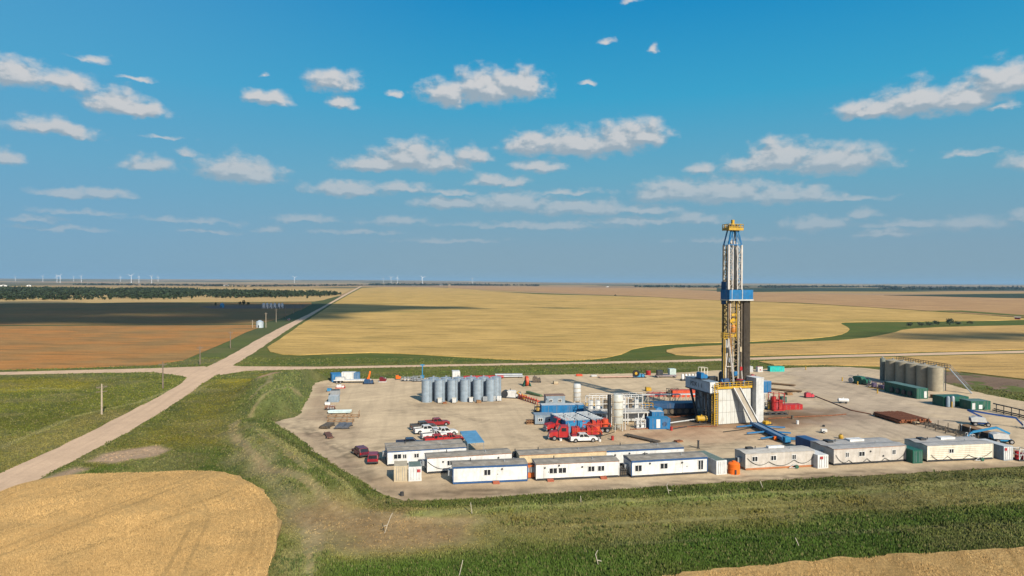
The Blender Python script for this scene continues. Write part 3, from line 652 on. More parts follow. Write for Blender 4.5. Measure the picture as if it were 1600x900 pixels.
ORD = ['first','second','third','fourth','fifth','sixth','seventh','eighth','ninth','tenth','eleventh','twelfth','thirteenth','fourteenth','fifteenth','sixteenth','seventeenth','eighteenth']
# long shelterbelt plantation
BELT = PX([(-400,469.3),(0,469),(200,468.3),(400,465.8),(505,463.2),(534,460.8),(522,459),(430,457.2),(310,455),(290,453),(0,451.5),(-400,451.5)])
bp_ = np.array(BELT); bx, by = rng.uniform(bp_[:,0].min(), bp_[:,0].max(), 60000), rng.uniform(bp_[:,1].min(), bp_[:,1].max(), 60000)
by = np.round(by / 26) * 26 + rng.normal(0, 3, len(by)); k = (sdf(BELT, bx, by) > 0) & (fbm(bx / 55, by / 55, 17) > .46); bx, by = bx[k][:12000], by[k][:12000]
hh = rng.uniform(6, 11, len(bx)); co, c = clumps(np.c_[bx, by, hh * .52], np.c_[hh * .42, hh * .42, hh * .5], 16, hh * .19, np.tile(np.array((.030,.046,.022)), (len(bx), 1)) * rng.uniform(.6, 1.5, (len(bx), 1)))
o = leafmesh('shelterbelt', co, c); tag(o, 'long dark shelterbelt plantation of trees far left beyond the fallow', 'woodland', kind='stuff')
lone = [(14,470.3,26),(21,470,18),(69,469.8,16),(101,469.4,15),(123,469.3,14),(163,469,22),(173,468.8,18),(207,468.7,14),(216,468.6,11),(228,468.5,14),(256,468.2,9),(300,467.6,8),(430,466.5,10),(448,465.8,9),(480,466.6,9),(500,465.5,8)]
for i, (x, y, w) in enumerate(lone):
    s = mpp(x, y); tree('lone_tree', f'{ORD[i]} from the left of the dark lone trees standing before the shelterbelt', 'tree', G(x, y), 6.5 + random.uniform(-1, 1), w * s * .55, group='lone trees before the shelterbelt', n=520)
slough = [(1422,512,18,6),(1440,510.5,14,5),(1452,509.5,14,5),(1465,509,16,6),(1484,508.8,22,8),(1497,508.5,12,5),(1517,507.5,14,4.5)]
for i, (x, y, w, hgt) in enumerate(slough):
    tree('willow_bush', f'{ORD[i]} from the left of the grey green bushes along the grassy drainage right', 'bush', G(x, y), hgt * .8, w * mpp(x, y), (.050, .072, .045), 'bushes along the drainage', n=320)
for i, (x, y, w) in enumerate([(375,477.5,7),(381,477,9),(388,477.4,6),(337,478.6,6)]):
    tree('farmyard_tree', ['low dark tree left of the tallest at the shaded farmyard', 'tallest dark tree at the shaded farmyard', 'small dark tree right of the tallest at the shaded farmyard', 'dark tree beside the pale blue farm bin'][i], 'tree', G(x, y), 8 if i == 1 else 6, w * mpp(x, y), group='farmyard trees', n=160)
# far tree lines on the horizon
def treeline(name, label, pts, n, h0=7, dark=(.030, .042, .028)):
    P = [G(*p) for p in pts]; cs = []
    for _ in range(n):
        i = random.randrange(len(P) - 1); t = random.random(); a, b = P[i], P[i + 1]
        cs.append((a[0] + (b[0] - a[0]) * t + random.gauss(0, 15), a[1] + (b[1] - a[1]) * t + random.gauss(0, 60)))
    cs = np.array(cs); cs = cs[fbm(cs[:,0] / 260, cs[:,1] / 260, 91) > .42]; hgt = rng.uniform(.6, 1.5, len(cs)) * h0 * 1.3; z0 = height(cs[:,0], cs[:,1])
    co, c = clumps(np.c_[cs, z0 + hgt * .5], np.c_[hgt * 1.0, hgt * .8, hgt * .5], 8, hgt * .35, np.tile(np.array(dark), (len(cs), 1)))
    o = leafmesh(name, co, c); return tag(o, label, 'woodland', kind='stuff')
treeline('distant_trees', 'thin dark line of far trees along the left horizon', [(130,445.5),(340,447),(345,448.5),(560,446.5)], 900)
treeline('distant_trees', 'dark trees round the far settlement left of centre on the horizon', [(574,445.6),(720,446),(840,447)], 900, 9)
treeline('distant_trees', 'dark far tree lines on the horizon right of the mast', [(1000,449),(1190,450),(1250,449),(1380,449),(1390,450.5),(1600,450.5)], 1100, 9)
treeline('distant_trees', 'short dark clump of bushes far out in the golden field', [(966,461.6),(1000,461)], 60, 4)
treeline('distant_trees', 'dark far tree line in mid distance at the right edge', [(1380,452.8),(1600,452.4)], 500, 7)

# ------------------------------------------------------------------ wind turbines
TURB = M('turbine_white', (.70, .74, .78), .5, var=.03)
def turbine(loc, yaw, ph, label, s=1.0):
    t = thing('wind_turbine', label, 'wind turbine', loc, yaw, 'wind turbines along the horizon')
    MB().cyl((0, 0, 0), (0, 0, 80), 2.6, 10, 1.5).build('tower', TURB, t)
    MB().box(-4, 6, -1.9, 1.9, 79, 83.2).cyl((-4, 0, 81.2), (-6.5, 0, 81.2), 1.7, 8, .6).build('nacelle', TURB, t)
    for k in range(3):
        a = ph + k * 2.094; u = Vector((0, math.sin(a), math.cos(a))); v = Vector((0, math.cos(a), -math.sin(a))); c = Vector((-5.6, 0, 81.2)); mb = MB()
        mb.add([c + v * 1.1, c - v * 1.1, c + u * 10 - v * 2.4, c + u * 44, c + u * 10 + v * 1.2, c + u * 10 + Vector((.8, 0, 0)), c + Vector((.9, 0, 0))],
               [(0, 1, 2, 4), (4, 2, 3), (6, 5, 4, 0), (5, 3, 4), (1, 6, 5, 2), (2, 5, 3), (0, 6, 1)]).build('blade', TURB, t)
    t.scale = (s, s, s); return t
for i, (x, top, base) in enumerate([(24,430,438),(67,428,438),(89,427,439),(94,426,439),(115,430,439),(127,428,439),(188,430,439.5),(205,425,439.5),(217,428,440),(237,428,440),(247,432,440),(460,431,441.5),(599,434,443),(611,431,443),(621,432,443),(660,430,443),(738,434,443.5)]):
    D = 115 * F_PX / max(base - top, 9) * .72; X = (x - 800) / F_PX * D; zz = float(height(np.array([X]), np.array([D]))[0])
    turbine((X, D, zz), R(60 + 13 * (i % 4)), .5 + i, f'{ORD[i]} white wind turbine from the left along the horizon', .88)

# ------------------------------------------------------------------ power poles
def pole(px, py, h, label, arms=2, yaw=.9, pale=False, r=.25):
    t = thing('power_pole', label, 'power pole', G(px, py), yaw, 'wooden poles along the roads')
    MB().cyl((0, 0, 0), (0, 0, h), r, 8, r * .65).build('post', WOOD if not pale else M('pale_pole_wood', (.42, .35, .26), .85), t)
    if arms:
        mb = MB().box(-1.3, 1.3, -.09, .09, h - .9, h - .72)
        if arms > 1: mb.box(-1.3, 1.3, -.09, .09, h - 2.0, h - 1.85)
        mb.bar((-.8, 0, h - .85), (0, .1, h - 1.6), .06).bar((.8, 0, h - .85), (0, .1, h - 1.6), .06)
        for x in (-1.15, -.6, .6, 1.15): mb.cyl((x, 0, h - .74), (x, 0, h - .45), .06, 6)
        mb.build('crossarm', WOOD, t)
    return t
for (x, y, top, lab, arms, pale) in [(159,648,599,'tall pale double-arm power pole in the meadow left of the road', 2, True),(254.5,607,565,'dark pole with a pale foot by the crossroad left of the junction', 1, False),(312.5,570,540,'dark power pole at the bend above the road junction', 1, False),
   (360,544,517,'dark power pole halfway along the stubble field edge', 1, False),(394.5,512,500,'short double-arm pole left of the small round grain bin', 2, True),(415.5,512,488,'tall pale pole right of the small round grain bin', 1, True),
   (431.5,503.5,482,'pale pole at the sunlit edge before the farm bins', 1, True),(446,496,478,'grey pole in the cloud shade right of the farm bins', 1, False),(459,490,476,'grey pole far along the road in the cloud shade', 1, False),(470,486,474.5,'smallest grey pole near the end of the shaded road', 1, False)]:
    pole(x, y, (y - top) * mpp(x, y) * .985, lab, arms, pale=pale)

# ------------------------------------------------------------------ farm bins, far houses
def bin_(name, px, py, dia, h, mat, label, group=None, cat='grain bin'):
    t = thing(name, label, cat, G(px, py), 0, group); r = dia / 2
    MB().lathe([(r, 0), (r, h * .33), (r * 1.012, h * .335), (r, h * .34), (r, h * .66), (r * 1.012, h * .665), (r, h * .67), (r, h)], 20).build('wall', mat, t, True)
    MB().lathe([(r * 1.04, h), (r * .25, h * 1.28), (.05, h * 1.3)], 20).build('roof', mat, t, True)
    MB().box(-.4, .4, -r - .06, -r + .1, .2, 2.0).build('door', DARK, t); return t
BINM = M('galvanised_bin', (.50, .53, .54), .4, .3)
bin_('grain_bin', 406, 512, 5.2, 4.2, M('pale_bin', (.50, .58, .62), .4, .2), 'small pale round grain bin alone beside the road poles')
for i, x in enumerate((412, 417.5, 423.5, 429.5, 436, 441)):
    bin_('grain_bin', x, 482, 3.2 if i > 3 else 3.9, 5.2, BINM, f'{ORD[i]} from the left of the row of tall grey farm bins in shade', 'row of farm grain bins')
bin_('grain_bin', 347, 480.8, 5, 4.5, SBLUE, 'light blue squat farm bin beside dark farmyard trees')
def house(px, py, w, d, h, wall, roofm, label, yaw=0., group=None, name='farm_building', cat='farm building'):
    t = thing(name, label, cat, G(px, py), yaw, group)
    MB().prism([(-w/2, 0), (w/2, 0), (w/2, h), (0, h * 1.35), (-w/2, h)], 0, d).build('wall', wall, t)
    MB().add([(-w/2-.4, -.4, h-.1), (0, -.4, h*1.35+.05), (0, d+.4, h*1.35+.05), (-w/2-.4, d+.4, h-.1), (w/2+.4, -.4, h-.1), (w/2+.4, d+.4, h-.1),
              (-w/2-.4, -.4, h+.15), (0, -.4, h*1.35+.3), (0, d+.4, h*1.35+.3), (-w/2-.4, d+.4, h+.15), (w/2+.4, -.4, h+.15), (w/2+.4, d+.4, h+.15)],
             [(0,1,2,3),(1,4,5,2),(6,9,8,7),(7,8,11,10),(0,6,7,1),(1,7,10,4),(3,2,8,9),(2,5,11,8),(0,3,9,6),(4,10,11,5)]).build('roof', roofm, t)
    MB().box(-w * .15, w * .15, -.08, .1, 0, h * .8).build('door', DARK, t); return t
for i, (x, y, w) in enumerate([(583,445.4,20),(592,445.2,26),(603,445.6,18),(612,445.2,22),(624,445.6,30),(634,445.3,16),(646,445.7,22),(655,445.5,26),(668,445.9,18),(690,446,24),(703,446.2,20)]):
    house(x, y, w, 12, 7, (WHITE, TANP, LGREY)[i % 3], ROOF, f'{ORD[i]} small building from the left in the far settlement on the horizon', .1 * i, 'buildings of the far settlement')
for i, (x, y, w, l) in enumerate([(352,446.8,34,'low white farm shed far left of the golden road on the horizon'),(5,447.3,30,'white shed at the far left edge below the turbines'),(45,447.4,18,'small pale shed far left below the turbines'),(1371,449.5,26,'pale farm shed on the far right horizon among dark trees'),(1594,499.5,5,'small rusty red shed at the right edge beside the drainage'),(950,448.6,20,'white shed alone on the far horizon right of centre')]):
    house(x, y, w, 4 if i == 4 else 10, 2 if i == 4 else 5.5, DRED if i == 4 else WHITE, ROOF, l, .2 * i)
# ------------------------------------------------------------------ clouds behind the camera that shade the fields, and the air
CLOUDM = M('cloud_white', (.85, .85, .85), 1.0, var=.02)
def _thin(m, f):                         # thin fair-weather cloud lets part of the sun through
    t = m.node_tree; b = t.nodes['Principled BSDF']; o = [n for n in t.nodes if n.type == 'OUTPUT_MATERIAL'][0]
    tr = N(t, 'ShaderNodeBsdfTransparent'); mx = N(t, 'ShaderNodeMixShader'); mx.inputs[0].default_value = f
    t.links.new(b.outputs[0], mx.inputs[1]); t.links.new(tr.outputs[0], mx.inputs[2]); t.links.new(mx.outputs[0], o.inputs[0])
_thin(CLOUDM, .48)
def cloud(blobs, alt, label=None):
    mb = MB(); k = alt / sd.z
    for (x, y, rx, ry) in blobs:
        n = 9
        for _ in range(n):
            a, q = random.uniform(0, 6.28), random.uniform(0, .75) ** .5; r = .45
            cx, cy = x + sd.x * k + math.cos(a) * q * rx * .75, y + sd.y * k + math.sin(a) * q * ry * .75
            m = 8; pr = [(math.sin(math.pi * i / m), -math.cos(math.pi * i / m)) for i in range(m + 1)]
            s = MB().lathe([(max(p, .01), z) for p, z in pr], 14); h = min(rx, ry) * r
            mb.add([(cx + vx * rx * r, cy + vy * ry * r, alt + (vz * h if vz > 0 else vz * h * .3)) for vx, vy, vz in s.v], s.f)
    o = mb.build('cloud', CLOUDM, None, True); return tag(o, kind='structure')
cloud([(-520,790,200,185),(-330,780,190,200),(-760,800,240,230),(-250,800,130,170),(-1000,860,250,260),(-140,860,80,60),(-420,560,150,85),(-300,580,120,75),(-620,600,190,140),(-220,640,80,70)], 1500)
cloud([(-90,870,60,38),(-40,850,30,14),(60,885,40,14)], 1500)
cloud([(250,415,26,16),(300,425,36,20),(345,440,40,22),(270,450,30,14),(320,460,36,12),(230,425,14,10)], 1300)
def haze():
    m = bpy.data.materials.new('haze'); m.use_nodes = True; t = m.node_tree; t.nodes.clear()
    v = N(t, 'ShaderNodeVolumePrincipled'); v.inputs['Color'].default_value = (.27, .47, .66, 1); v.inputs['Density'].default_value = HAZE; v.inputs['Anisotropy'].default_value = .0
    o = N(t, 'ShaderNodeOutputMaterial'); t.links.new(v.outputs[0], o.inputs['Volume'])
    b = MB().box(-43000, 43000, -7000, 43000, -2, 190).build('haze', m); tag(b, kind='stuff')
HAZE = 3.6e-5
haze()
scene.cycles.volume_bounces = 0
# ------------------------------------------------------------------ builders for the yard
PZ = .05
def at(px, py, z=PZ): x, y = G(px, py); return (x, y, z)
YAW = R(9)
def between(pL, pR):
    a, b = G(*pL), G(*pR); d = (b[0] - a[0], b[1] - a[1])
    return ((a[0] + b[0]) / 2, (a[1] + b[1]) / 2, PZ), math.hypot(*d), math.atan2(d[1], d[0])
def window(t, x, z, w, h, y=-.01):
    g = MB().box(x - w/2, x + w/2, y - .03, y + .08, z, z + h).build('window', GLASS, t)
    f = MB()
    for a, b, c, d in ((x-w/2-.09, x-w/2, z-.09, z+h+.09), (x+w/2, x+w/2+.09, z-.09, z+h+.09), (x-w/2, x+w/2, z-.09, z), (x-w/2, x+w/2, z+h, z+h+.09), (x-.04, x+.04, z, z+h)):
        f.box(a, b, y - .06, y + .08, c, d)
    f.build('frame', WHITE, g)
def doorp(t, x, w=.95, h=2.05, z=.45, mat=None, y=-.01):
    d = MB().box(x - w/2, x + w/2, y - .05, y + .08, z, z + h).build('door', mat or LGREY, t)
    MB().box(x + w/2 - .2, x + w/2 - .08, y - .12, y - .05, z + .95, z + 1.08).build('handle', DARK, d)
def cable(t, pts, y=-.12, sag=.9, r=.045):
    P = []
    for (x0, z0), (x1, z1) in zip(pts, pts[1:]):
        for i in range(9):
            u = i / 8; P.append((x0 + (x1 - x0) * u, y, z0 + (z1 - z0) * u - sag * 4 * u * (1 - u)))
    MB().tube(P, r, 4).build('cable', HOSE, t)
def trailer(label, pL, pR, h, depth, wall, trim, wins=(), doors=(), vents=(), base=None, band=.34, cables=None, step=(), gables=1, acs=True, roof=ROOF, extra_roof=0):
    loc, L, yaw = between(pL, pR); t = thing('site_trailer', label, 'trailer', loc, yaw, 'site trailers along the near edge of the pad')
    a = L / 2; MB().box(-a, a, 0, depth, .38, h).build('wall', wall, t)
    rb = MB(); gw = depth / gables
    for k in range(gables):
        y0, y1 = k * gw - (.1 if k == 0 else -.03), (k + 1) * gw + (.1 if k == gables - 1 else -.03)
        ym = (y0 + y1) / 2; n = len(rb.v)
        rb.add([(-a-.12, y0, h), (a+.12, y0, h), (a+.12, ym, h+.22), (-a-.12, ym, h+.22), (a+.12, y1, h), (-a-.12, y1, h), (-a-.12, y0, h-.02), (a+.12, y0, h-.02), (a+.12, y1, h-.02), (-a-.12, y1, h-.02)],
               [(0,1,2,3),(3,2,4,5),(6,7,1,0),(5,4,8,9),(0,3,5,9,6),(1,7,8,4,2),(6,9,8,7)])
    rb.build('roof', roof, t)
    fb = MB().box(-a-.03, a+.03, -.03, depth+.03, h-band, h-.025); fb.build('fascia', trim, t)
    MB().box(-a-.025, a+.025, -.025, depth+.025, .05, .375 if base else .3).build('skid', base or DARK, t)
    for sx in (-a, a): MB().box(sx - .07, sx + .07, -.05, .1, .3, h - band - .01).build('corner_trim', trim if base else wall, t)
    for x, w, hh, z in wins: window(t, x * L - a, z, w, hh)
    for x in doors: doorp(t, x * L - a, mat=WHITE)
    for x, z in vents: MB().cyl((x * L - a, .02, z), (x * L - a, -.16, z), .16, 8).build('vent', DARK, t)
    for x in step: s = MB().box(x*L-a-.55, x*L-a+.55, -.6, -.06, .2, .34).box(x*L-a-.55, x*L-a+.55, -.9, -.6, 0, .2); s.build('entry_step', M('faded_step_red', (.38,.10,.05), .7, grime=.4), t)
    if acs: # air conditioner on the end wall
        ac = MB().box(-a-.75, -a-.01, depth*.5-.5, depth*.5+.5, 1.1, 2.0).build('air_conditioner', GREY, t); MB().cyl((-a-.76, depth*.5, 1.55), (-a-.74, depth*.5, 1.55), .36, 12).build('fan_grille', DARK, ac)
        MB().box(a+.01, a+.65, depth*.5-.45, depth*.5+.45, 1.1, 1.9).build('air_conditioner', GREY, t)
    if cables: cable(t, [(x * L - a, z) for x, z in cables])
    for k in range(extra_roof):
        x0 = -a*.75 + k*a*.62; MB().box(x0, x0+(1.2, 3.2)[k % 2], depth*.62, depth*.85, h+.05, h+.5).build('roof_unit', (DARK, WHITE)[k % 2], t)
    MB().tube([(-a*.5, depth*.7, h), (-a*.5, depth*.7, h+.65)], .09, 6).build('roof_vent', DARK, t)
    MB().tube([(a*.4, depth*.35, h), (a*.4, depth*.35, h+.5)], .08, 6).build('roof_vent', GREY, t)
    return t
def corrugated(x0, x1, y0, y1, z0, z1, pitch=.35, dep=.045):
    def edge(p, q, nrm):
        L = math.dist(p, q); n = max(2, int(L / pitch)); out = []
        for i in range(n):
            for u, k in ((0, 0), (.3, 0), (.45, 1), (.85, 1)):
                f = (i + u) / n; out.append((p[0] + (q[0]-p[0]) * f - nrm[0] * dep * k, p[1] + (q[1]-p[1]) * f - nrm[1] * dep * k))
        return out
    P = edge((x0,y0),(x1,y0),(0,-1)) + edge((x1,y0),(x1,y1),(1,0)) + edge((x1,y1),(x0,y1),(0,1)) + edge((x0,y1),(x0,y0),(-1,0)); n = len(P)
    mb = MB(); mb.add([(x, y, z0) for x, y in P] + [(x, y, z1) for x, y in P], [tuple(range(n-1,-1,-1)), tuple(range(n, 2*n))] + [(i, (i+1) % n, (i+1) % n + n, i + n) for i in range(n)]); return mb
def container(label, loc, yaw, W, L, H, wall, roof=None, sign=None, door_mat=None, name='shipping_container', cat='container', group=None):
    """door end faces the near side (-y); origin at the middle of that end"""
    t = thing(name, label, cat, loc, yaw, group); a = W / 2
    corrugated(-a+.05, a-.05, .06, L, .14, H-.06).build('body', wall, t)
    f = MB()
    for x in (-a, a-.12):
        for y in (0, L-.1): f.box(x, x+.12, y, y+.12, 0, H)
    for y in (0, L-.1): f.box(-a+.12, a-.12, y, y+.12, 0, .14).box(-a+.12, a-.12, y, y+.12, H-.12, H)
    for x in (-a, a-.12): f.box(x, x+.12, .12, L-.1, 0, .14).box(x, x+.12, .12, L-.1, H-.12, H-.005)
    f.build('frame', wall, t)
    MB().box(-a+.1, a-.1, .1, L-.05, H-.06, H+.02).build('roof', roof or wall, t)
    for s in (-1, 1):
        x0, x1 = (-a+.13, -.012) if s < 0 else (.012, a-.13)
        d = MB().box(x0, x1, .01, .07, .16, H-.14).build('door', door_mat or wall, t)
        lb = MB()
        for u in (.3, .7): lb.cyl((x0+(x1-x0)*u, -.02, .2), (x0+(x1-x0)*u, -.02, H-.2), .035, 6)
        lb.build('lock_bar', GREY, d)
    if sign: MB().box(sign[0], sign[0]+.55, -.05, -.01, sign[1], sign[1]+.5).build('sign', RED, t)
    return t
def cabin(label, loc, yaw, L, W, H, wall, roof, wins=(), door=None, name='equipment_cabin', cat='cabin', group=None, base=DARK):
    t = thing(name, label, cat, loc, yaw, group); a = L / 2
    corrugated(-a, a, 0, W, .2, H, .6, .03).build('wall', wall, t)
    MB().box(-a-.08, a+.08, -.08, W+.08, H, H+.14).build('roof', roof, t)
    MB().box(-a-.05, a+.05, .05, W-.05, .0, .2).build('skid', base, t)
    for x, w, z, h in wins: window(t, x, z, w, h, -.02)
    if door is not None: doorp(t, door, z=.25, mat=WHITE, y=-.02)
    return t
def wheel(t, x, y, r=.4, w=.28, side=1):
    wb = MB().cyl((x, y - w/2, r), (x, y + w/2, r), r, 16).build('wheel', TYRE, t, True)
    MB().cyl((x, y + side*(w/2-.02), r), (x, y + side*(w/2+.02), r), r*.58, 10).build('rim', RIM, wb)
def pickup(label, loc, yaw, paint, suv=False, load=None, group=None, crew=True):
    t = thing('suv' if suv else 'pickup_truck', label, 'car' if suv else 'pickup truck', loc, yaw, group)
    L = 2.45 if suv else 2.9; w = .95 if suv else 1.0
    prof = [(-L, .48), (-L, 1.12), (-L+.05, 1.15), (1.25, 1.17), (L-.35, 1.06), (L-.05, .95), (L, .50)]
    wx = L - .95; bot = []
    for cx in (wx, -wx+.1):
        bot += [(cx + .50 * math.cos(a), .44 + .50 * math.sin(a)) for a in [math.pi * i / 6 for i in range(7)]]
    prof = [(-L, .46)] + prof[1:-1] + [(L, .46)] + bot
    MB().prism(prof, -w, w).build('body', paint, t)
    MB().box(-L+.1, L-.1, -w+.12, w-.12, .30, .52).build('chassis', DARK, t)
    cb0, cb1 = (-L+.12, 1.2) if suv else ((-1.05, 1.25) if crew else (-.3, 1.25))
    g = [(cb0, 1.14), (cb0 + (.35 if suv else .12), 1.74), (cb1-.65, 1.76), (cb1, 1.14)]
    MB().prism(g, -w+.10, w-.10).build('window', GLASS, t)
    c = MB().prism([(g[1][0]-.02, 1.72), (g[1][0], 1.83), (g[2][0], 1.84), (g[2][0]+.08, 1.73)], -w+.13, w-.13)
    for s in (-1, 1):
        y = s * (w - .10)
        for p, q in ((g[0], g[1]), (g[3], g[2]), (((g[0][0]+g[3][0])/2 - .1, 1.14), ((g[1][0]+g[2][0])/2 - .05, 1.76))):
            c.bar((p[0], y, p[1]), (q[0], y - s*.04, q[1]), .10)
    c.build('cab_roof', paint, t)
    if not suv:
        MB().box(-L+.10, cb0-.10, -w+.12, w-.12, 1.12, 1.165).build('bed', DARK, t)
        rb = MB().box(-L+.02, cb0-.02, -w+.02, -w+.12, 1.13, 1.34).box(-L+.02, cb0-.02, w-.12, w-.02, 1.13, 1.34).box(-L, -L+.1, -w+.12, w-.12, 1.10, 1.34); rb.build('bed_side', paint, t)
        if load: MB().box(-L+.35, cb0-.5, -w+.25, w-.25, 1.16, 1.6).build('bed_load', load, t)
    MB().box(L-.02, L+.10, -w+.05, w-.05, .42, .66).build('bumper', GREY if not suv else DARK, t)
    MB().box(-L-.10, -L+.02, -w+.05, w-.05, .42, .66).build('bumper', GREY if not suv else DARK, t)
    MB().box(L-.06, L+.02, -.5, .5, .66, .92).build('grille', DARK, t)
    for s in (-1, 1):
        MB().box(L-.10, L+.03, s*.74-.16, s*.74+.16, .72, .92).build('headlight', HEADLT, t)
        MB().box(-L-.03, -L+.06, s*(w-.12)-.09, s*(w-.12)+.09, .75, 1.08).build('tail_light', REDLT, t)
        MB().box(cb1-.35, cb1-.18, s*(w+.02)-.1, s*(w+.02)+.1, 1.16, 1.34).build('mirror', DARK, t)
        wheel(t, wx, s*(w-.15), .42, .28, s); wheel(t, -wx+.1, s*(w-.15), .42, .28, s)
    return t
def silo(loc, r, h, wall, label, group, cone=.12, ladder=True, yaw=0, name='storage_silo', cat='silo'):
    t = thing(name, label, cat, loc, yaw, group); pr = [(r, 0)]
    for k in range(1, 6): z = h * k / 6; pr += [(r, z-.05), (r+.035, z-.04), (r+.035, z+.04), (r, z+.05)]
    MB().lathe(pr + [(r, h)], 28).build('shell', wall, t, True)
    MB().lathe([(r+.05, h), (r+.05, h+.08), (r*.35, h+r*cone+.08), (.05, h+r*cone+.12)], 28).build('roof', wall, t, True)
    MB().cyl((0, 0, h+r*cone), (0, 0, h+r*cone+.45), .28, 10).build('hatch', GREY, t)
    if ladder:
        m = MB(); y = -r-.18
        for x in (-.25, .25): m.bar((r*.55+x, y+.35, .2), (r*.55+x, y+.35, h+.9), .05)
        for i in range(int(h/.45)): m.bar((r*.55-.25, y+.35, .4+i*.45), (r*.55+.25, y+.35, .4+i*.45), .04)
        m.build('ladder', GREY, t)
    return t
def htank(label, loc, yaw, r, L, mat, cat='tank', name='horizontal_tank', group=None, legs=DARK):
    t = thing(name, label, cat, loc, yaw, group); z = r + .35; a = L / 2
    MB().cyl((-a, 0, z), (a, 0, z), r, 16).cyl((-a, 0, z), (-a-r*.35, 0, z), r, 16, r*.55).cyl((a, 0, z), (a+r*.35, 0, z), r, 16, r*.55).build('shell', mat, t, True)
    for x in (-a*.6, a*.6): MB().box(x-.15, x+.15, -r*.8, r*.8, 0, z-r*.6).build('saddle', legs, t)
    MB().cyl((0, 0, z+r-.05), (0, 0, z+r+.25), r*.25, 8).build('hatch', mat, t); return t
def skid(label, loc, yaw, L, W, H, mat, name, cat, kind='engine', group=None, frame=None, extra=None):
    """open machine skid: base rails, a housing, pipework, a drum and posts"""
    t = thing(name, label, cat, loc, yaw, group); a = L / 2; fr = frame or DARK
    b = MB()
    for y in (-W/2+.12, W/2-.12): b.box(-a, a, y-.12, y+.12, 0, .25)
    for i in range(5): x = -a+.1+(L-.2)*i/4; b.box(x-.09, x+.09, -W/2+.24, W/2-.24, .03, .2)
    b.build('base_frame', fr, t)
    if kind == 'engine':
        MB().prism([(-a*.8, .26), (-a*.8, H*.8), (-a*.65, H), (a*.1, H), (a*.25, H*.75), (a*.25, .26)], -W*.36, W*.36).build('housing', mat, t)
        MB().cyl((a*.55, -W*.38, H*.45), (a*.55, W*.38, H*.45), H*.32, 12).build('drum', mat, t, True)
        p = MB().tube([(a*.2, 0, H*.6), (a*.75, 0, H*.85), (a*.9, 0, .3)], .09, 6); p.build('pipework', extra or fr, t)
        MB().tube([(-a*.4, 0, H), (-a*.4, 0, H*1.25)], .09, 6).build('exhaust', DARK, t)
    elif kind == 'pump':
        for s in (-.45, .1, .6): MB().cyl((a*s, 0, .25), (a*s, 0, H*.8), W*.22, 12, W*.18).build('pump', mat, t, True)
        p = MB().tube([(-a*.9, -W*.3, .3), (-a*.9, -W*.3, H*.7), (a*.9, -W*.3, H*.7), (a*.9, -W*.3, .3)], .10, 6).tube([(-a*.9, W*.3, H*.5), (a*.9, W*.3, H*.5)], .10, 6)
        for s in (-.45, .1, .6): p.tube([(a*s, -W*.3, H*.7), (a*s, 0, H*.7)], .08, 6)
        p.build('pipework', extra or fr, t)
        MB().rail([(-a, -W/2, .2), (a, -W/2, .2)], H*.9, .06, L/4).build('guard_rail', extra or fr, t)
    elif kind == 'frame':
        p = MB()
        for x in (-a+.08, 0, a-.08):
            for y in (-W/2+.08, W/2-.08): p.bar((x, y, .2), (x, y, H), .12)
        for z in (H*.55, H):
            for y in (-W/2+.08, W/2-.08): p.bar((-a, y, z), (a, y, z), .1)
            for x in (-a+.08, a-.08): p.bar((x, -W/2, z), (x, W/2, z), .1)
        for x0, x1 in ((-a+.08, 0), (0, a-.08)): p.bar((x0, -W/2+.08, .3), (x1, -W/2+.08, H), .08)
        p.build('rack_frame', mat, t)
        MB().cyl((-a*.5, 0, .25), (-a*.5, 0, H*.8), min(W*.33, L*.2), 12).build('vessel', extra or mat, t, True)
        MB().box(a*.15, a*.8, -W*.3, W*.3, .25, H*.6).build('housing', extra or mat, t)
    return t
def pipe_bundle(label, loc, yaw, n, L, r, mat, cat='pipe bundle', name='pipe_bundle', rows=1, group=None):
    t = thing(name, label, cat, loc, yaw, group)
    for y in (-L*.35, L*.35): MB().box(-n*r-.3, n*r+.3, y-.12, y+.12, 0, .2).build('sleeper', DARK, t)
    for j in range(rows):
        for i in range(n - j):
            x = (i - (n - j - 1) / 2) * r * 2.05; z = .2 + r + j * r * 1.8; e = random.uniform(-.25, .25)
            MB().cyl((x, -L/2+e, z), (x, L/2+e, z), r, 8).build('pipe', mat, t, True)
    return t

# ------------------------------------------------------------------ trailers, containers and tanks along the near edge
trailer('long double white trailer with blue roof line, parked farthest left behind two small containers', (606,729), (728,721), 2.75, 6.6, WHITE, NAVY, [(.12,1.3,.8,1.3),(.21,.6,.7,1.3),(.36,.8,.7,1.3),(.53,.7,.7,1.3),(.70,1.,.8,1.3),(.88,1.3,.8,1.3)], (), (), None, .26, gables=2)
trailer('white trailer with rusty trim and one window, behind the left blue striped trailer', (668,741), (799,732), 2.8, 3.7, WHITE, ORTRIM, [(.26,.9,.8,1.3)], (), [(.18,2.0),(.84,2.1)], None, .14, cables=[(0,2.2),(.3,1.2),(.45,1.6)])
trailer('tan trailer almost hidden behind the middle white trailer', (812,737.5), (947,730), 2.95, 3.8, M('tan_siding', (.62,.50,.30), .5, grime=.25), ORTRIM, [(.28,1.0,.7,1.4),(.36,.8,.7,1.4),(.60,1.3,.7,1.4)], (), (), None, .14)
trailer('white trailer with navy band, standing behind the right blue striped trailer', (946,729), (1068,722.5), 2.9, 3.9, WHITE, NAVY, [(.5,1.,.8,1.3)], (), [(.12,2.0),(.3,2.2)], None, .36)
trailer('foremost white trailer with navy band top and bottom and a centred window and door', (708,757.5), (824,752.5), 3.0, 3.8, WHITE, NAVY, [(.455,1.05,.9,1.35)], (.57,), [(.655,2.3)], NAVY, .38, step=(.57,))
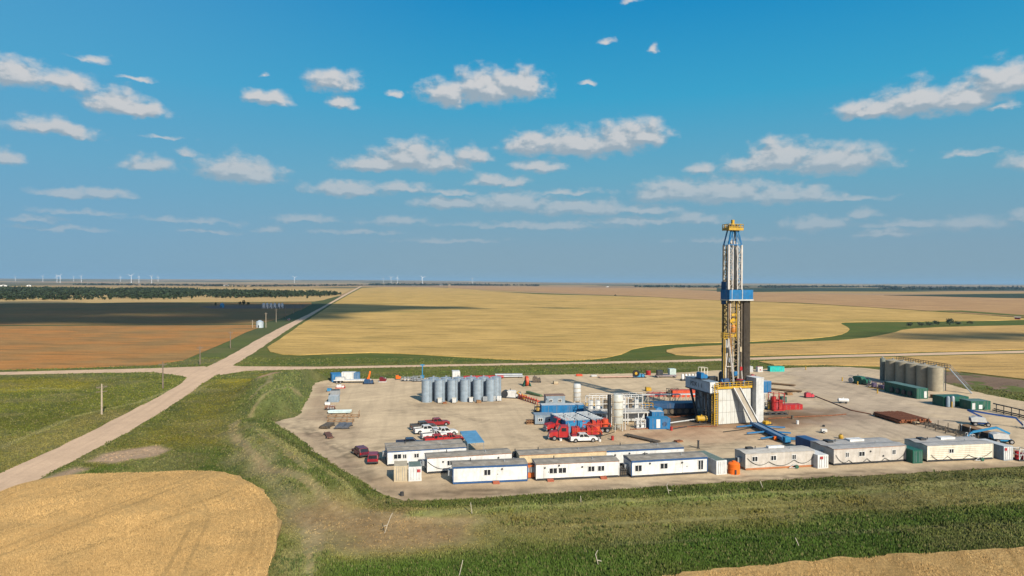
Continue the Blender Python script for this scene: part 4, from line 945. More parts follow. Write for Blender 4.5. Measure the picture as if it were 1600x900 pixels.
trailer('white trailer with thin rusty roof line and two window pairs, in the front row', (838,752), (967,746), 2.85, 3.8, WHITE, ORTRIM, [(.20,1.3,.85,1.2),(.31,1.3,.85,1.2),(.66,1.1,.85,1.25),(.78,1.1,.85,1.25)], (.12,), [(.10,2.2),(.55,2.1),(.27,2.5)], None, .12, step=(.16,.80))
trailer('white trailer with wide navy band, beside the white container and orange tank', (987,747), (1105,740), 3.0, 3.9, WHITE, NAVY, [(.085,1.2,1.0,1.1),(.42,1.3,.9,1.3),(.91,.9,1.6,.8)], (.70,), [(.235,2.35),(.66,2.2)], DARK, .40)
trailer('grey beige trailer with red base line and hanging cables, right of the orange tank', (1165,735.5), (1272,729.5), 3.0, 3.8, GREIGE, GREIGE, [(.13,1.0,.8,1.6),(.40,1.0,.8,1.6),(.70,.7,.8,1.6)], (), (), ORTRIM, .12, roof=M('pale_roof', (.50,.48,.43), .7, grime=.4), cables=[(.02,2.2),(.33,1.4),(.7,1.5),(.99,1.9)], extra_roof=2)
trailer('double grey beige trailer with orange roof line and three windows, right of centre row', (1303,728), (1415,721), 3.05, 6.8, GREIGE, ORTRIM, [(.18,.6,.8,1.5),(.38,1.2,.8,1.5),(.83,.7,.8,1.5)], (), [(.50,2.3),(.68,1.3)], None, .12, gables=2, roof=M('grey_roof', (.34,.34,.33), .7, grime=.4), cables=[(.02,2.0),(.2,.9),(.45,1.0),(.7,.9),(.98,1.5)], extra_roof=2)
t = trailer('cream trailer with horizontal siding boards and one small window, farthest right', (1449,722.5), (1551,718), 3.1, 6.0, CREAM, CREAM, [(.36,.9,.7,1.6)], (), (), None, .1, gables=2, roof=M('grey_roof'), cables=[(.05,1.4),(.3,1.0),(.62,1.1),(.98,1.6)], extra_roof=2)
sb = MB()
for k in range(6): z = .8 + k * .36; sb.box(-6.6, 6.6, -.03, .0, z, z + .05)
sb.build('siding_shade_strip', M('siding_shadow_line', (.42,.36,.26)), t)  # darker strips paint the shadow line under each siding lap
container('small tan container with dark holes, left of the small white container', at(626,753), YAW, 2.25, 3.6, 2.6, M('tan_container', (.52,.44,.30), .5, grime=.3))
container('small white container with red sign and green roof, next to the small tan container', at(648.5,752.3), YAW, 2.2, 3.6, 2.45, WHITE, M('green_grey_roof', (.14,.20,.17), .7, grime=.3), (.35, 1.5))
container('long white container with plain doors, left of the orange tank', at(1127.5,742), R(16), 2.1, 7.2, 2.5, WHITE, M('green_grey_roof'))
container('white container with red sign between two grey beige trailers', at(1286,732.3), R(12), 2.2, 5.5, 2.45, WHITE, None, (-.6, 1.7))
container('dark green container between the double grey beige and cream trailers', at(1434,724.5), R(10), 2.1, 6, 2.5, GREEN)
container('grey sided container with white doors and red sign beside the cream trailer', at(1575.5,719.8), R(10), 2.1, 6.2, 2.75, BGREY, LGREY, (-.85, 1.9), WHITE)
container('navy container behind the double grey beige trailer', at(1284,712), R(14), 2.3, 6.5, 2.5, NAVY)
t = thing('water_tank', 'round orange plastic tank between white container and trailer', 'tank', at(1146.5,740))
MB().lathe([(1.05,0),(1.05,.35),(1.1,.4),(1.05,.45),(1.05,1.0),(1.1,1.05),(1.05,1.1),(1.05,1.75),(.8,2.0),(.3,2.1)], 24).build('shell', ORANGE, t, True)
MB().lathe([(.32,2.08),(.32,2.25),(.05,2.27)], 14).build('lid', ORANGE, t); MB().box(-.15,.15,-1.16,-1.0,.1,.9).build('valve', DARK, t)
t = thing('bulk_tote', 'rust orange tote standing in the gap left of the middle white trailer', 'tote', at(830,748), YAW)
MB().box(-.7,.7,0,1.6,.15,2.3).build('tank', M('rust_orange', (.55,.14,.03), .6, grime=.3), t); f = MB()
for x in (-.75,.75): f.bar((x,-.03,0),(x,-.03,2.4),.09)
f.bar((-.75,-.03,2.4),(.75,-.03,2.4),.09).bar((-.75,-.03,1.2),(.75,-.03,1.2),.07).bar((-.75,-.03,.1),(.75,-.03,.1),.09).build('cage', DARK, t)
skid('dark generator skid wedged between the trailers left of the tan one', at(809,729), YAW, 2.6, 2.0, 2.6, DARK, 'generator', 'generator')
skid('grey pipe skid in shade beside the right end of the second row trailers', at(1074,729), YAW, 2.4, 2.2, 1.7, DIRTY, 'utility_skid', 'skid', 'frame')
skid('dark heater skid between the middle and right blue striped trailers', at(973,743), YAW, 1.5, 2.0, 1.6, DIRTY, 'heater', 'heater', 'pump')
skid('pale pump skid cut off by the right edge beside the last container', at(1593,719), R(10), 2.2, 2.0, 2.2, LGREY, 'pump_skid', 'skid', 'frame', extra=RED)
for i, (x, y, l) in enumerate([(1241,732.6,'low cable reel cart before the grey beige trailer with red base'),(1531,721,'hose cart leaning before the cream trailer')]):
    t = thing('hose_cart', l, 'cart', at(x, y), YAW); MB().bar((-1,0,.2),(.2,0,.9),.08).bar((.2,0,.9),(.5,0,.15),.08).bar((-1,0,.2),(.7,0,.15),.09).build('frame', LGREY, t); MB().cyl((.5,-.2,.35),(.5,.2,.35),.33,12).build('reel', GREEN, t)
# blue sloping shelter behind the far left trailer
t = thing('shelter', 'sky blue sloping canopy behind the far left double trailer', 'canopy', at(741,709), R(16))
MB().add([(-1.6,-1,2.3),(1.8,-1,2.3),(1.8,6.5,3.0),(-1.6,6.5,3.0),(-1.6,-1,2.42),(1.8,-1,2.42),(1.8,6.5,3.12),(-1.6,6.5,3.12)], [(3,2,1,0),(4,5,6,7),(0,1,5,4),(1,2,6,5),(2,3,7,6),(3,0,4,7)]).build('canopy', M('canopy_blue', (.10,.27,.44), .6), t)
for x in (-1.5, 1.7):
    for y, z in ((-.9, 2.3), (6.4, 2.95)): MB().bar((x,y,0),(x,y,z),.1).build('post', GREY, t)

# ------------------------------------------------------------------ vehicles
pickup('maroon suv, left of the pair parked by the far left trailer', at(563,712), R(122), M('maroon_paint', (.14,.02,.035), .3), True)
pickup('bright dark red suv nearest the far left trailer end', at(583.5,722), R(98), M('cherry_paint', (.24,.012,.025), .3), True)
pickup('dark navy pickup half hidden behind the roof of the far left trailer', at(641,698.5), R(10), M('navy_car_paint', (.02,.03,.07), .25))
G5 = 'pickups parked in two staggered rows'
pickup('dark grey pickup farthest back in the left column of parked pickups', at(661,671), R(22), M('charcoal_car', (.07,.065,.06), .35), group=G5)
pickup('white pickup with dark windows at the front of the left parked column', at(667,677), R(22), WHITE, group=G5)
pickup('white pickup with open dark bed, second row of the parked column', at(679,685), R(22), WHITE, group=G5, crew=False)
pickup('red pickup nearest the trailers among the parked pickups', at(684,692.5), R(20), RED, group=G5)
pickup('dark red pickup in the back of the right parked column', at(683,665.5), R(18), M('wine_paint', (.25,.015,.02), .3), group=G5)
pickup('white pickup in the middle of the right parked column', at(694,680.5), R(24), WHITE, group=G5, load=DARK)
pickup('red pickup at the right end of the front parked row', at(702,691), R(22), RED, group=G5, crew=False)
pickup('white pickup carrying a red load beside the red pump trucks', at(911,690.3), R(9), WHITE, load=FOIL)
def pump_truck(label, loc, yaw, L=13.5):
    t = thing('pump_truck', label, 'truck', loc, yaw, 'red well service trucks')
    MB().box(-L/2, L/2, -.5, .5, .75, 1.05).build('chassis', DARK, t); f = L / 2
    MB().prism([(f-2.0,.75),(f-2.0,1.95),(f-.35,1.8),(f,1.55),(f+.05,.75)], -1.0, 1.0).build('hood', RED, t)
    cb = MB().prism([(f-4.1,.75),(f-4.1,3.0),(f-2.5,3.05),(f-2.0,1.95),(f-2.0,.75)], -1.22, 1.22).build('cab', RED, t)
    MB().add([(f-1.98,-1.05,2.0),(f-1.98,1.05,2.0),(f-2.44,1.05,2.95),(f-2.44,-1.05,2.95)], [(0,1,2,3)]).build('windshield', GLASS, cb)
    for s in (-1, 1): MB().box(f-3.6, f-2.6, s*1.235-.01, s*1.235+.01, 2.0, 2.75).build('window', GLASS, cb)
    MB().box(f+.03, f+.2, -1.15, 1.15, .5, .85).build('bumper', GREY, t); MB().box(f+.0, f+.07, -.6, .6, .9, 1.5).build('grille', GREY, t)
    for s in (-1, 1):
        MB().box(f-.15, f+.08, s*.85-.14, s*.85+.14, 1.0, 1.3).build('headlight', HEADLT, t); MB().cyl((f-4.3, s*1.0, 1.0), (f-4.3, s*1.0, 3.5), .09, 8).build('exhaust', GREY, t)
        for x in (f-1.1, -f+3.4, -f+2.1, -f+.9): wheel(t, x, s*1.05, .52, .34, s)
    MB().box(-f, f-4.5, -1.2, 1.2, 1.06, 1.22).build('deck', DARK, t)
    MB().box(f-6.6, f-4.9, -1.0, 1.0, 1.23, 2.7).build('engine', RED, t); MB().cyl((f-7.4, -1, 1.9), (f-7.4, 1, 1.9), .62, 14).build('transmission', DRED, t)
    for k, x in enumerate((f-8.6, f-9.9)): MB().prism([(x-.5,1.23),(x-.5,2.4),(x-.2,2.75),(x+.5,2.75),(x+.5,1.23)], -.95, .95).build('pump', RED, t)
    MB().cyl((-f+1.2, 0, 1.23), (-f+1.2, 0, 2.9), .75, 14).build('mixing_tank', ORED, t)
    p = MB()
    for y in (-1.1, -.7, .75, 1.1): p.tube([(-f+.2, y, 1.3), (-f+.2, y, 2.0), (f-5, y, 2.0), (f-5, y, 1.3)], .08, 5)
    for x in (f-6, f-8.2, f-9.3, -f+2.4): p.tube([(x, -1.1, 1.3), (x, -1.1, 2.9), (x, 1.1, 2.9), (x, 1.1, 1.3)], .07, 5)
    p.build('pipework', ORED, t)
    MB().rail([(-f+.2, -1.15, 1.2), (f-7.5, -1.15, 1.2)], 1.7, .07, 1.4).build('guard_rail', RED, t)
    return t
pump_truck('red pump truck in front, with the white pickup beside it', at(899,687), R(183), 11.5)
pump_truck('red pump truck behind, close to the blue pump houses', at(911,675.5), R(186), 12.5)
pump_truck('shorter red truck with raised deck left of the pump houses', at(879,673), R(200), 8.5)

# ------------------------------------------------------------------ boom lifts
def boom_lift(label, loc, yaw, paint, pts, w=.45):
    t = thing('boom_lift', label, 'boom lift', loc, yaw, 'blue boom lifts')
    MB().box(-1.6, 1.6, -.75, .75, .55, .95).build('chassis', paint, t)
    for x in (-1.3, 1.3):
        for s in (-1, 1): wheel(t, x, s*1.05, .5, .4, s)
    MB().prism([(-2.0,1.0),(-2.2,1.9),(-1.2,2.2),(.8,2.0),(1.1,1.0)], -1.0, 1.0).build('turntable', LGREY, t)
    MB().box(-2.25, -1.3, -.8, .8, 1.05, 1.7).build('counterweight', paint, t)
    for p, q in zip(pts, pts[1:]): MB().bar(p, q, w*.72, w*.85).build('boom', paint, t)
    e = Vector(pts[-1]); b = MB().box(e.x-.1, e.x+1.0, -1.1, 1.1, e.z-.35, e.z-.25)
    b.rail([(e.x-.05,-1.05,e.z-.3),(e.x+.95,-1.05,e.z-.3),(e.x+.95,1.05,e.z-.3),(e.x-.05,1.05,e.z-.3),(e.x-.05,-1.05,e.z-.3)], 1.1, .07, 1.1); b.build('basket', WHITE, t)
    return t
boom_lift('dark blue boom lift with folded arm, beyond the brown decked catwalk', at(1532,665.5), R(-20), M('deep_lift_blue', (.008,.05,.20), .5), [(.4,.5,2.0),(-2.6,.5,3.5),(1.2,.5,3.0),(7.2,.5,2.3),(8.6,.3,.7)])
boom_lift('light blue boom lift folded low behind the cream trailer', at(1566,692.5), R(-12), M('light_lift_blue', (.03,.24,.46), .5), [(1.5,.3,2.0),(-1,.3,3.2),(-5.6,.3,2.0),(-6.6,.3,.9)], .5)
# ------------------------------------------------------------------ silos, cabins and pump houses west of the rig
GS = 'grey silos standing in two rows'
proto = None
for row in (0, 1):
    for i in range(6):
        x = 667 + i * 20.0; X, Y = G(x, 628 - i * .35)
        if row: X += 1.35; Y += 4.3
        lab = f'{ORD[i]} grey silo from the left in the {"back" if row else "front"} row'
        if proto is None: proto = silo((X, Y, PZ), 1.5, 6.1, SILO, lab, GS)
        else: dup(proto, (X, Y, PZ), 0, lab)
for i, (x, y, l) in enumerate([(687,630.5,'small cream cabinet at the foot of the second silo gap, leftmost of three'),(709.5,630.5,'small cream cabinet before the silo row, middle of three'),(736,629.5,'small white cabinet before the silo row, rightmost of three')]):
    t = thing('control_cabinet', l, 'cabinet', at(x, y), .1, 'cabinets before the silos'); MB().box(-.5,.5,0,.8,.15,1.4).build('body', CREAM if i < 2 else WHITE, t); MB().box(-.42,.42,-.04,0,.25,1.3).build('door', LGREY, t)
    MB().box(-.62,.62,-.1,.9,1.4,1.48).build('lid', CREAM, t); MB().box(-.55,.55,.05,.75,0,.15).build('plinth', DARK, t)
for i, (x, y, l) in enumerate([(758,628.5,'dark grey tote behind two pale ones at the right silo'),(771,627.5,'pale grey tote with green band at the right end of the silos'),(780,627.5,'whitish tote rightmost before the last silo')]):
    t = thing('bulk_tote', l, 'tote', at(x, y), .1, 'totes beside the last silo'); MB().box(-.6,.6,0,1.1,.2,1.5).build('tank', (GREY, LGREY, WHITE)[i], t); f = MB()
    for a in (-.63, 0, .63): f.bar((a,-.03,0),(a,-.03,1.55),.06)
    for z in (.5,1.0,1.55): f.bar((-.63,-.03,z),(.63,-.03,z),.05)
    f.build('cage', GREY, t)
container('white box container behind the grey silos', at(713,594), YAW, 2.6, 4, 2.9, WHITE)
pipe_bundle('white and red flat beams lying at the far pad edge behind the silos', at(756,591.5), R(-80), 4, 14, .35, RED, 'beams', 'beam_stack')
pipe_bundle('grey beam stack on the far pad edge right of the red beams', at(795,590), R(-84), 4, 9.5, .3, GREY, 'beams', 'beam_stack', rows=2)
cabin('grey blue cabin with two dark windows, left of the red trucks', at(851,664), R(5), 4.6, 3.2, 2.2, BGREY, BGREY, [(-1.0,.9,.9,.6),(1.35,.9,.9,.6)], group='grey cabins')
cabin('grey cabin farther back near the tall pale silo', at(868,633), R(8), 5.4, 3.0, 2.5, BGREY, M('rusty_roof', (.24,.15,.11), .8), [(-1.3,.8,.9,.6),(1.2,.8,.9,.6)], group='grey cabins')
container('long bright blue container lying crosswise behind the pump houses', at(880,652), R(6), 11.0, 3.0, 3.0, BLUE, LGREY)
for i, (x, y, l) in enumerate([(893,677,'left'),(912,676,'middle'),(933,674,'right')]):
    t = cabin(f'{l} of three long blue pump houses with ribbed grey roofs', at(x, y + 1), R(20), 2.9, 8.6, 2.9, BLUE if i < 2 else BGREY, BGREY, (), None, 'pump_house', 'pump house', 'pump houses side by side')
    r = MB()
    for k in range(7): r.box(-1.4, 1.4, .5+k*1.2, .62+k*1.2, 3.04, 3.14)
    r.build('roof_rib', LGREY, t); MB().cyl((0,4,3.04),(0,4,3.5),.3,10).build('roof_vent', GREY, t); MB().box(-1.0,1.0,-.12,-.06,.4,2.5).build('shutter', SBLUE, t)
def vsilo(label, px, py, r, h, mat, skirt=1.2, rail=YEL, ladder_mat=TANP):
    t = thing('vertical_silo', label, 'silo', at(px, py), YAW, 'tall upright silos by the mud tanks')
    MB().lathe([(r*.35, skirt*.5), (r, skirt+.5), (r, h-.4), (r*.8, h-.08), (r*.2, h)], 22).build('shell', mat, t, True)
    for k in range(4): a = math.pi/4 + k*math.pi/2; MB().bar((math.cos(a)*r, math.sin(a)*r, 0), (math.cos(a)*r, math.sin(a)*r, skirt+.8), .14).build('leg', mat, t)
    m = MB()
    for x in (-r-.30, -r-.02): m.bar((x, -r*.6, .2), (x, -r*.6, h), .07)
    for i in range(int(h/.5)): m.bar((-r-.30, -r*.6, .4+i*.5), (-r-.02, -r*.6, .4+i*.5), .05)
    m.build('ladder', ladder_mat, t)
    for k in range(1, 5): z = h*k/5; MB().lathe([(r+.02, z-.07), (r+.07, z-.07), (r+.07, z+.07), (r+.02, z+.07)], 20).build('hoop', ladder_mat, t)
    return t
vsilo('short pale silo with brown ladder beside the grey cabin', 901.5, 633, 1.1, 5.9, LGREY)
t = vsilo('tallest pale silo with hoops standing before the mud tanks', 965, 673, 1.25, 8.4, M('pale_silo', (.52,.54,.49), .45, grime=.3))
MB().cyl((-1.9,.3,.2),(-1.9,.3,8.2),.45,10).build('duct', DARK, t, True); MB().cyl((1.7,-.3,.2),(1.7,-.3,7.6),.12,8).build('fill_pipe', LGREY, t)
# the mud tank building: white upright frames over open tanks
t = thing('mud_tank', 'long pale mud tank with white upright frames and vessels on top', 'mud tank', at(972,664), YAW, )
MB().box(-7,6.5,2.6,9,.3,2.7).build('tank', LGREY, t)
MB().box(-7.2,6.7,-.2,9.2,2.7,2.95).build('deck', M('dirty_white_deck', (.50,.49,.45), .7, grime=.5), t)
for x in (-6.8,-4,-1.2,1.4,4,6.3): MB().bar((x,-.05,0),(x,-.05,2.7),.18).build('post', WHITE, t)
for i, x in enumerate((-6.2,-4.4,-2.6,.2,2.0,3.8,5.4)):
    MB().cyl((x,5.5,2.95),(x,5.5,5.0),.62,12).build('vessel', (LGREY, WHITE, DIRTY)[i % 3], t, True)
f = MB()
for x in (-7,-5.3,-3.5,-1.7,.2,1.1,2.9,4.7,6.5):
    for y in (4.2,7.2): f.bar((x,y,2.95),(x,y,5.9),.13)
for y in (4.2,7.2):
    for z in (4.3,5.9): f.bar((-7,y,z),(6.5,y,z),.11)
for x in (-7,-3.5,.2,2.9,6.5): f.bar((x,4.2,5.9),(x,7.2,5.9),.1)
f.build('upright_frame', WHITE, t)
MB().rail([(-7,3.9,5.9),(6.5,3.9,5.9)], 1.0, .05, 1.8).build('guard_rail', WHITE, t)
MB().rail([(-7,-.1,2.95),(6.5,-.1,2.95),(6.5,9,2.95)], 1.0, .05, 1.8).build('guard_rail', LGREY, t)
MB().rail([(7.4,7.5,2.5),(10.5,7.5,2.5)], 1.1, .12, 1.0).build('guard_rail', YEL, t)
MB().box(-5.6,-1.5,.2,2.4,.0,1.7).build('pump_house', GREY, t); MB().box(6.9,10.6,6,9,.3,2.5).build('shaker', DIRTY, t)
t = thing('railed_skid', 'yellow railed skid between short silo and mud tank frames', 'skid', at(913,645), R(14))
MB().box(-3.2,3.2,-1,1,0,.5).build('base_frame', DBLUE, t); MB().rail([(-3.2,-1,.5),(3.2,-1,.5),(3.2,1,.5),(-3.2,1,.5)], 1.6, .16, 1.2).build('guard_rail', YEL, t); MB().cyl((-2,0,1.1),(2,0,1.1),.55,12).build('drum', DBLUE, t, True)
htank('blue cylindrical tank with flat end beside the mud tank deck', at(1017,650), R(118), 1.2, 6.5, BLUE)
container('blue box container with white door panel before the mud tank', at(1031,671), R(7), 5.0, 2.6, 2.5, BLUE, SBLUE)
c_ = [o for o in COL.objects if o.get('label', '').startswith('blue box container with')][0]
MB().box(-.85,.05,-.07,-.03,.3,2.3).build('door_panel', WHITE, c_); MB().cyl((1.15,-.03,1.2),(1.15,-.08,1.2),.55,14).build('fan', DBLUE, c_)
container('smaller blue container peeking out behind the blue box container', at(1028,660), R(7), 3.0, 2.4, 2.5, BLUE, LGREY)
skid('white machine skid left of the blue box container', at(1000,669), R(7), 2.2, 2.0, 2.1, WHITE, 'centrifuge', 'machine', 'frame', extra=WHITE, frame=LGREY)
skid('white pump skid between red trucks and the tallest silo', at(946,663), R(10), 2.6, 2.2, 3.2, WHITE, 'pump_skid', 'skid', 'frame', frame=LGREY)
# yard clutter in the middle distance
t = skid('loader with yellow arms, black drum and white body right of the silos', at(803,622), R(-12), 5.2, 2.2, 2.2, WHITE, 'loader', 'loader', 'engine', frame=DARK)
MB().cyl((-2.6,-1,1.2),(-2.6,1,1.2),1.0,14).build('drum', DARK, t, True); MB().bar((1,-1,1.9),(3,-1,.4),.25).bar((1,1,1.9),(3,1,.4),.25).build('lift_arm', YEL, t); MB().box(2.8,3.6,-1.3,1.3,.1,.9).build('bucket', YEL, t)
t = thing('pipe_conveyor', 'orange red zigzag conveyor running towards the grey cabins', 'conveyor', at(826,628), R(-62))
MB().box(-5.5,5.5,-.45,.45,.9,1.15).build('belt_frame', ORED, t); f = MB()
for k in range(8): x = -5.3+k*1.4; f.bar((x,-.4,0),(x+.7,-.4,1.7),.14).bar((x+.7,-.4,1.7),(x+1.4,-.4,0),.14)
f.build('truss', ORED, t)
t = thing('reel_stand', 'tall orange red hose reel with green frames on the far yard', 'reel', at(823,603.5), .2)
MB().cyl((-.4,0,1.7),(.4,0,1.7),1.6,18).build('reel', ORED, t); 
for s in (-1, 1): MB().bar((s*1.2,-1,0),(s*.6,0,1.8),.3).bar((s*1.2,1,0),(s*.6,0,1.8),.3).bar((s*1.2,-1,.15),(s*1.2,1,.15),.3).build('stand', GREEN, t)
skid('dark engine skid right of the orange reel on the far yard', at(838,597.5), R(-5), 3.2, 1.8, 1.9, DIRTY, 'engine_skid', 'engine', 'engine')
t = thing('chute', 'green and grey chute lying slanted beyond the conveyor', 'chute', at(835,618), R(-52))
MB().prism([(-3.4,.3),(-3.4,.9),(3.0,.55),(3.4,.1)], -.5, .5).build('trough', M('moss_green', (.10,.16,.07), .6), t); MB().bar((2.5,-.7,.1),(3.8,.7,.2),.2).build('foot', DIRTY, t)
skid('yellow tank on a timber skid left of the blue container', at(845,643), R(4), 3.6, 2.0, 2.0, M('straw_yellow', (.62,.40,.10), .5), 'fuel_skid', 'skid', 'pump')
skid('small dark teal pump by the corner of the blue container', at(856,636), R(0), 1.6, 1.4, 1.9, BGREY, 'pump_skid', 'skid', 'engine')
skid('rusty scrap pile left of the grey blue cabin', at(829,662), R(12), 2.4, 2.0, 1.0, RUST, 'scrap_skid', 'scrap', 'pump', frame=BROWN)
# far pad edge, from left to right
container('blue tarped container at the far left corner of the pad', at(526,597), R(20), 3.2, 5, 2.6, BLUE, M('tarp_blue', (.04,.20,.42), .6))
t = thing('flatbed_trailer', 'long low white flatbed trailer at the far left corner', 'trailer', at(551,598.5), R(6)); MB().box(-6,6,-1.2,1.2,.9,1.15).build('deck', WHITE, t)
for x in (-5,-3.8,4.6):
    for s in (-1, 1): wheel(t, x, s*1.0, .45, .3, s)
MB().box(-5.5,-2.5,-1,1,1.16,2.0).build('tool_box', LGREY, t)
container('white cargo box between two blue ones behind the flatbed trailer', at(544,594), R(6), 4.6, 2.4, 2.6, WHITE)
container('narrow blue box right of the white cargo box', at(557,594), R(6), 1.9, 2.4, 2.5, M('faded_blue', (.08,.19,.34), .5))
t = skid('dark blue pump with a bright orange mast at the far pad edge', at(576,600), R(4), 3.6, 2.0, 1.6, DBLUE, 'pump_skid', 'skid', 'engine'); MB().bar((0,0,1.5),(.5,0,4.2),.5).bar((-.5,0,1.5),(.4,0,3.2),.3).build('mast', ORANGE, t)
skid('small maroon and white machine at the far pad edge', at(598,597), R(0), 2.6, 1.6, 1.7, DRED, 'engine_skid', 'engine', 'engine', frame=LGREY)
skid('small orange drum machine left of the white machinery at the far edge', at(622,593), R(0), 1.8, 1.5, 1.5, ORANGE, 'compressor', 'machine', 'engine')
skid('white and grey machinery skid at the far edge left of the silos', at(637,595.5), R(3), 4.2, 1.8, 1.6, WHITE, 'pump_skid', 'skid', 'pump', extra=GREY)
skid('grey frame rack at the far edge just left of the silos', at(652,596), R(3), 3.2, 2.0, 1.7, GREY, 'storage_rack', 'rack', 'frame')
t = thing('light_tower', 'thin blue upright mast at the far edge behind the first silo', 'light mast', at(660,592)); MB().box(-.6,.6,-.5,.5,.2,1.2).build('body', SBLUE, t); MB().bar((0,0,1.2),(0,0,4.6),.3).build('mast', SBLUE, t); MB().box(-.7,.7,-.2,.2,4.6,5.0).build('lamp', SBLUE, t)
t = skid('blue and white tractor with black wheel and yellow hub far behind the mud tank', at(998,590), R(5), 5.0, 2.2, 1.7, SBLUE, 'tractor', 'tractor', 'engine'); MB().cyl((-1.2,-.9,1.6),(-1.2,-.5,1.6),1.25,16).build('wheel', TYRE, t); MB().cyl((-1.2,-.95,1.6),(-1.2,-.9,1.6),.5,12).build('hub', YEL, t)
t = thing('drum', 'red drum at the far pad edge behind the blue tractor', 'drum', at(1013,586)); MB().cyl((0,0,0),(0,0,1.6),.9,14).build('shell', RED, t, True); MB().lathe([(.93,.5),(.97,.5),(.97,.6),(.93,.6)],14).build('rim', DRED, t)
t = thing('low_loader', 'grey flatbed with dark box load at the far pad edge', 'trailer', at(1040,590), R(4)); MB().box(-3.6,4,-1.1,1.1,.6,.85).build('deck', M('mauve_grey', (.30,.24,.24), .6), t); MB().box(-3.2,-1.2,-.9,.9,.86,2.6).build('load', DARK, t)
for x in (-3,3.2):
    for s in (-1, 1): wheel(t, x, s*.95, .4, .3, s)
container('pale mint box standing at the far pad edge left of the rig', at(1051.5,588), R(6), 2.3, 2.3, 2.6, M('pale_mint', (.50,.62,.58), .5))
pipe_bundle('short pinkish pipe stack at the far pad edge left of the blue tractor', at(962,590.5), R(-82), 4, 12, .2, M('pinkish_pipe', (.46,.30,.22), .6))
t = thing('manifold', 'row of white domed vessels on a skid left of the rig top', 'manifold', at(1077,595), R(8)); MB().box(-3,3,-.7,.7,0,.6).build('base_frame', DARK, t)
for k in range(5): MB().lathe([(.45,.6),(.45,2.0),(.25,2.35),(.05,2.4)],12,(-2.4+k*1.2,0)).build('vessel', WHITE, t, True)
# west edge of the pad
WE = 'clutter along the west pad edge'
skid('white and red small machine at the upper west pad edge', at(532,606.5), R(10), 3.0, 1.6, 1.1, WHITE, 'pump_skid', 'skid', 'engine', WE, frame=RED)
container('grey open topped box, upper of two on the west pad edge', at(523,619), R(8), 2.6, 2.6, 1.6, GREY, DARK, group=WE)
container('grey box with pale lid, lower of two on the west pad edge', at(521,629), R(8), 2.8, 2.8, 1.7, BGREY, LGREY, group=WE)
skid('rusty white valve skid below the grey boxes at the west edge', at(516,640), R(8), 2.6, 1.8, 1.2, LGREY, 'valve_skid', 'skid', 'pump', WE, extra=RUST)
pipe_bundle('pale cyan pipe bundle on the west pad edge', at(531,646), R(97), 6, 5.5, .16, M('pale_cyan', (.55,.68,.66), .4), rows=2, group=WE)
for i, (x, y, L, l) in enumerate([(536,654,7.5,'long empty brown pipe rack frame, upper one at the west edge'),(531,662,6,'shorter empty brown pipe rack frame behind the grey pipe bundles')]):
    t = thing('pipe_rack', l, 'pipe rack', at(x, y), R(4), WE); f = MB()
    for yy in (0, 1.9): f.bar((-L/2,yy,.5),(L/2,yy,.5),.14)
    for k in range(5): xx = -L/2+L*k/4; f.bar((xx,-.1,.5),(xx,2.0,.5),.12).bar((xx,0,0),(xx,0,1.7 if k > 2 else .9),.1).bar((xx,1.9,0),(xx,1.9,1.7 if k > 2 else .9),.1)
    f.build('rack_frame', BROWN, t)
pipe_bundle('brown grey pipe bundle leftmost at the west pad edge', at(511,667.5), R(-6), 8, 4.6, .13, DIRTY, rows=2, group=WE)
pipe_bundle('dark grey pipe bundle, left of two beside each other at the west edge', at(533,668), R(0), 7, 4.6, .14, M('blue_grey_pipe', (.13,.14,.16), .5), rows=2, group=WE)
pipe_bundle('dark grey narrow pipe bundle, right of two beside each other at the west edge', at(543,668), R(0), 4, 4.6, .14, M('blue_grey_pipe'), rows=2, group=WE)
pipe_bundle('loose rusty pipes lying slanted at the lower west pad edge', at(513.5,682), R(22), 5, 5.5, .13, M('maroon_pipe', (.20,.10,.07), .7), group=WE)
# dark steel around the mud side of the rig
t = thing('pump_block', 'long dark navy steel pump block in shade left of the rig', 'pump unit', at(1057,650), R(8))
MB().box(-5.8,5.6,.5,3.4,.3,1.9).build('housing', DARK, t); MB().box(-6,5.8,0,3.8,1.9,3.2).build('beam', DBLUE, t)
for k in range(6): MB().cyl((-4.8+k*1.9,.48,1.1),(-4.8+k*1.9,.2,1.1),.6,14).build('flywheel', DIRTY, t)
t = thing('mud_trough', 'long pale walkway pipe rack crossing behind the dark pump block', 'pipe rack', at(1048,631), R(6))
MB().box(-8.5,8,-.5,.5,2.5,2.75).build('deck', LGREY, t); f = MB()
for k in range(11): x = -8+k*1.55; f.bar((x,-.4,0),(x,-.4,2.5),.13).bar((x,.4,0),(x,.4,2.5),.13).bar((x,-.4,0),(x+1.3,-.4,2.4),.12)
f.build('truss', M('mottled_pale_steel', (.45,.40,.32), .6, var=.5, scale=3), t)
container('coral red long container behind the raised doghouse', at(1072,621), R(6), 8.2, 2.5, 2.0, ORED, ORED)
skid('red and cream valve bank left of the coral red container', at(1030,619), R(6), 8.5, 1.8, 1.6, CREAM, 'valve_bank', 'machine', 'pump', frame=RED, extra=RED)
skid('brown choke skid between valve bank and coral red container', at(1051,620), R(6), 3.4, 1.8, 2.4, DIRTY, 'choke_skid', 'machine', 'frame', frame=BROWN)
htank('short yellow tank lying by the dark foot of the rig', at(1096,661), R(10), .7, 2.4, YEL)
skid('muddy barrel skid under the raised doghouse', at(1101,650), R(10), 2.6, 2.2, 3.2, M('muddy_tan', (.33,.28,.20), .7), 'mud_hopper', 'machine', 'pump')
pipe_bundle('dark pipes lying on the pad in front of the mud tank', at(1003,687), R(40), 5, 9, .14, DIRTY)
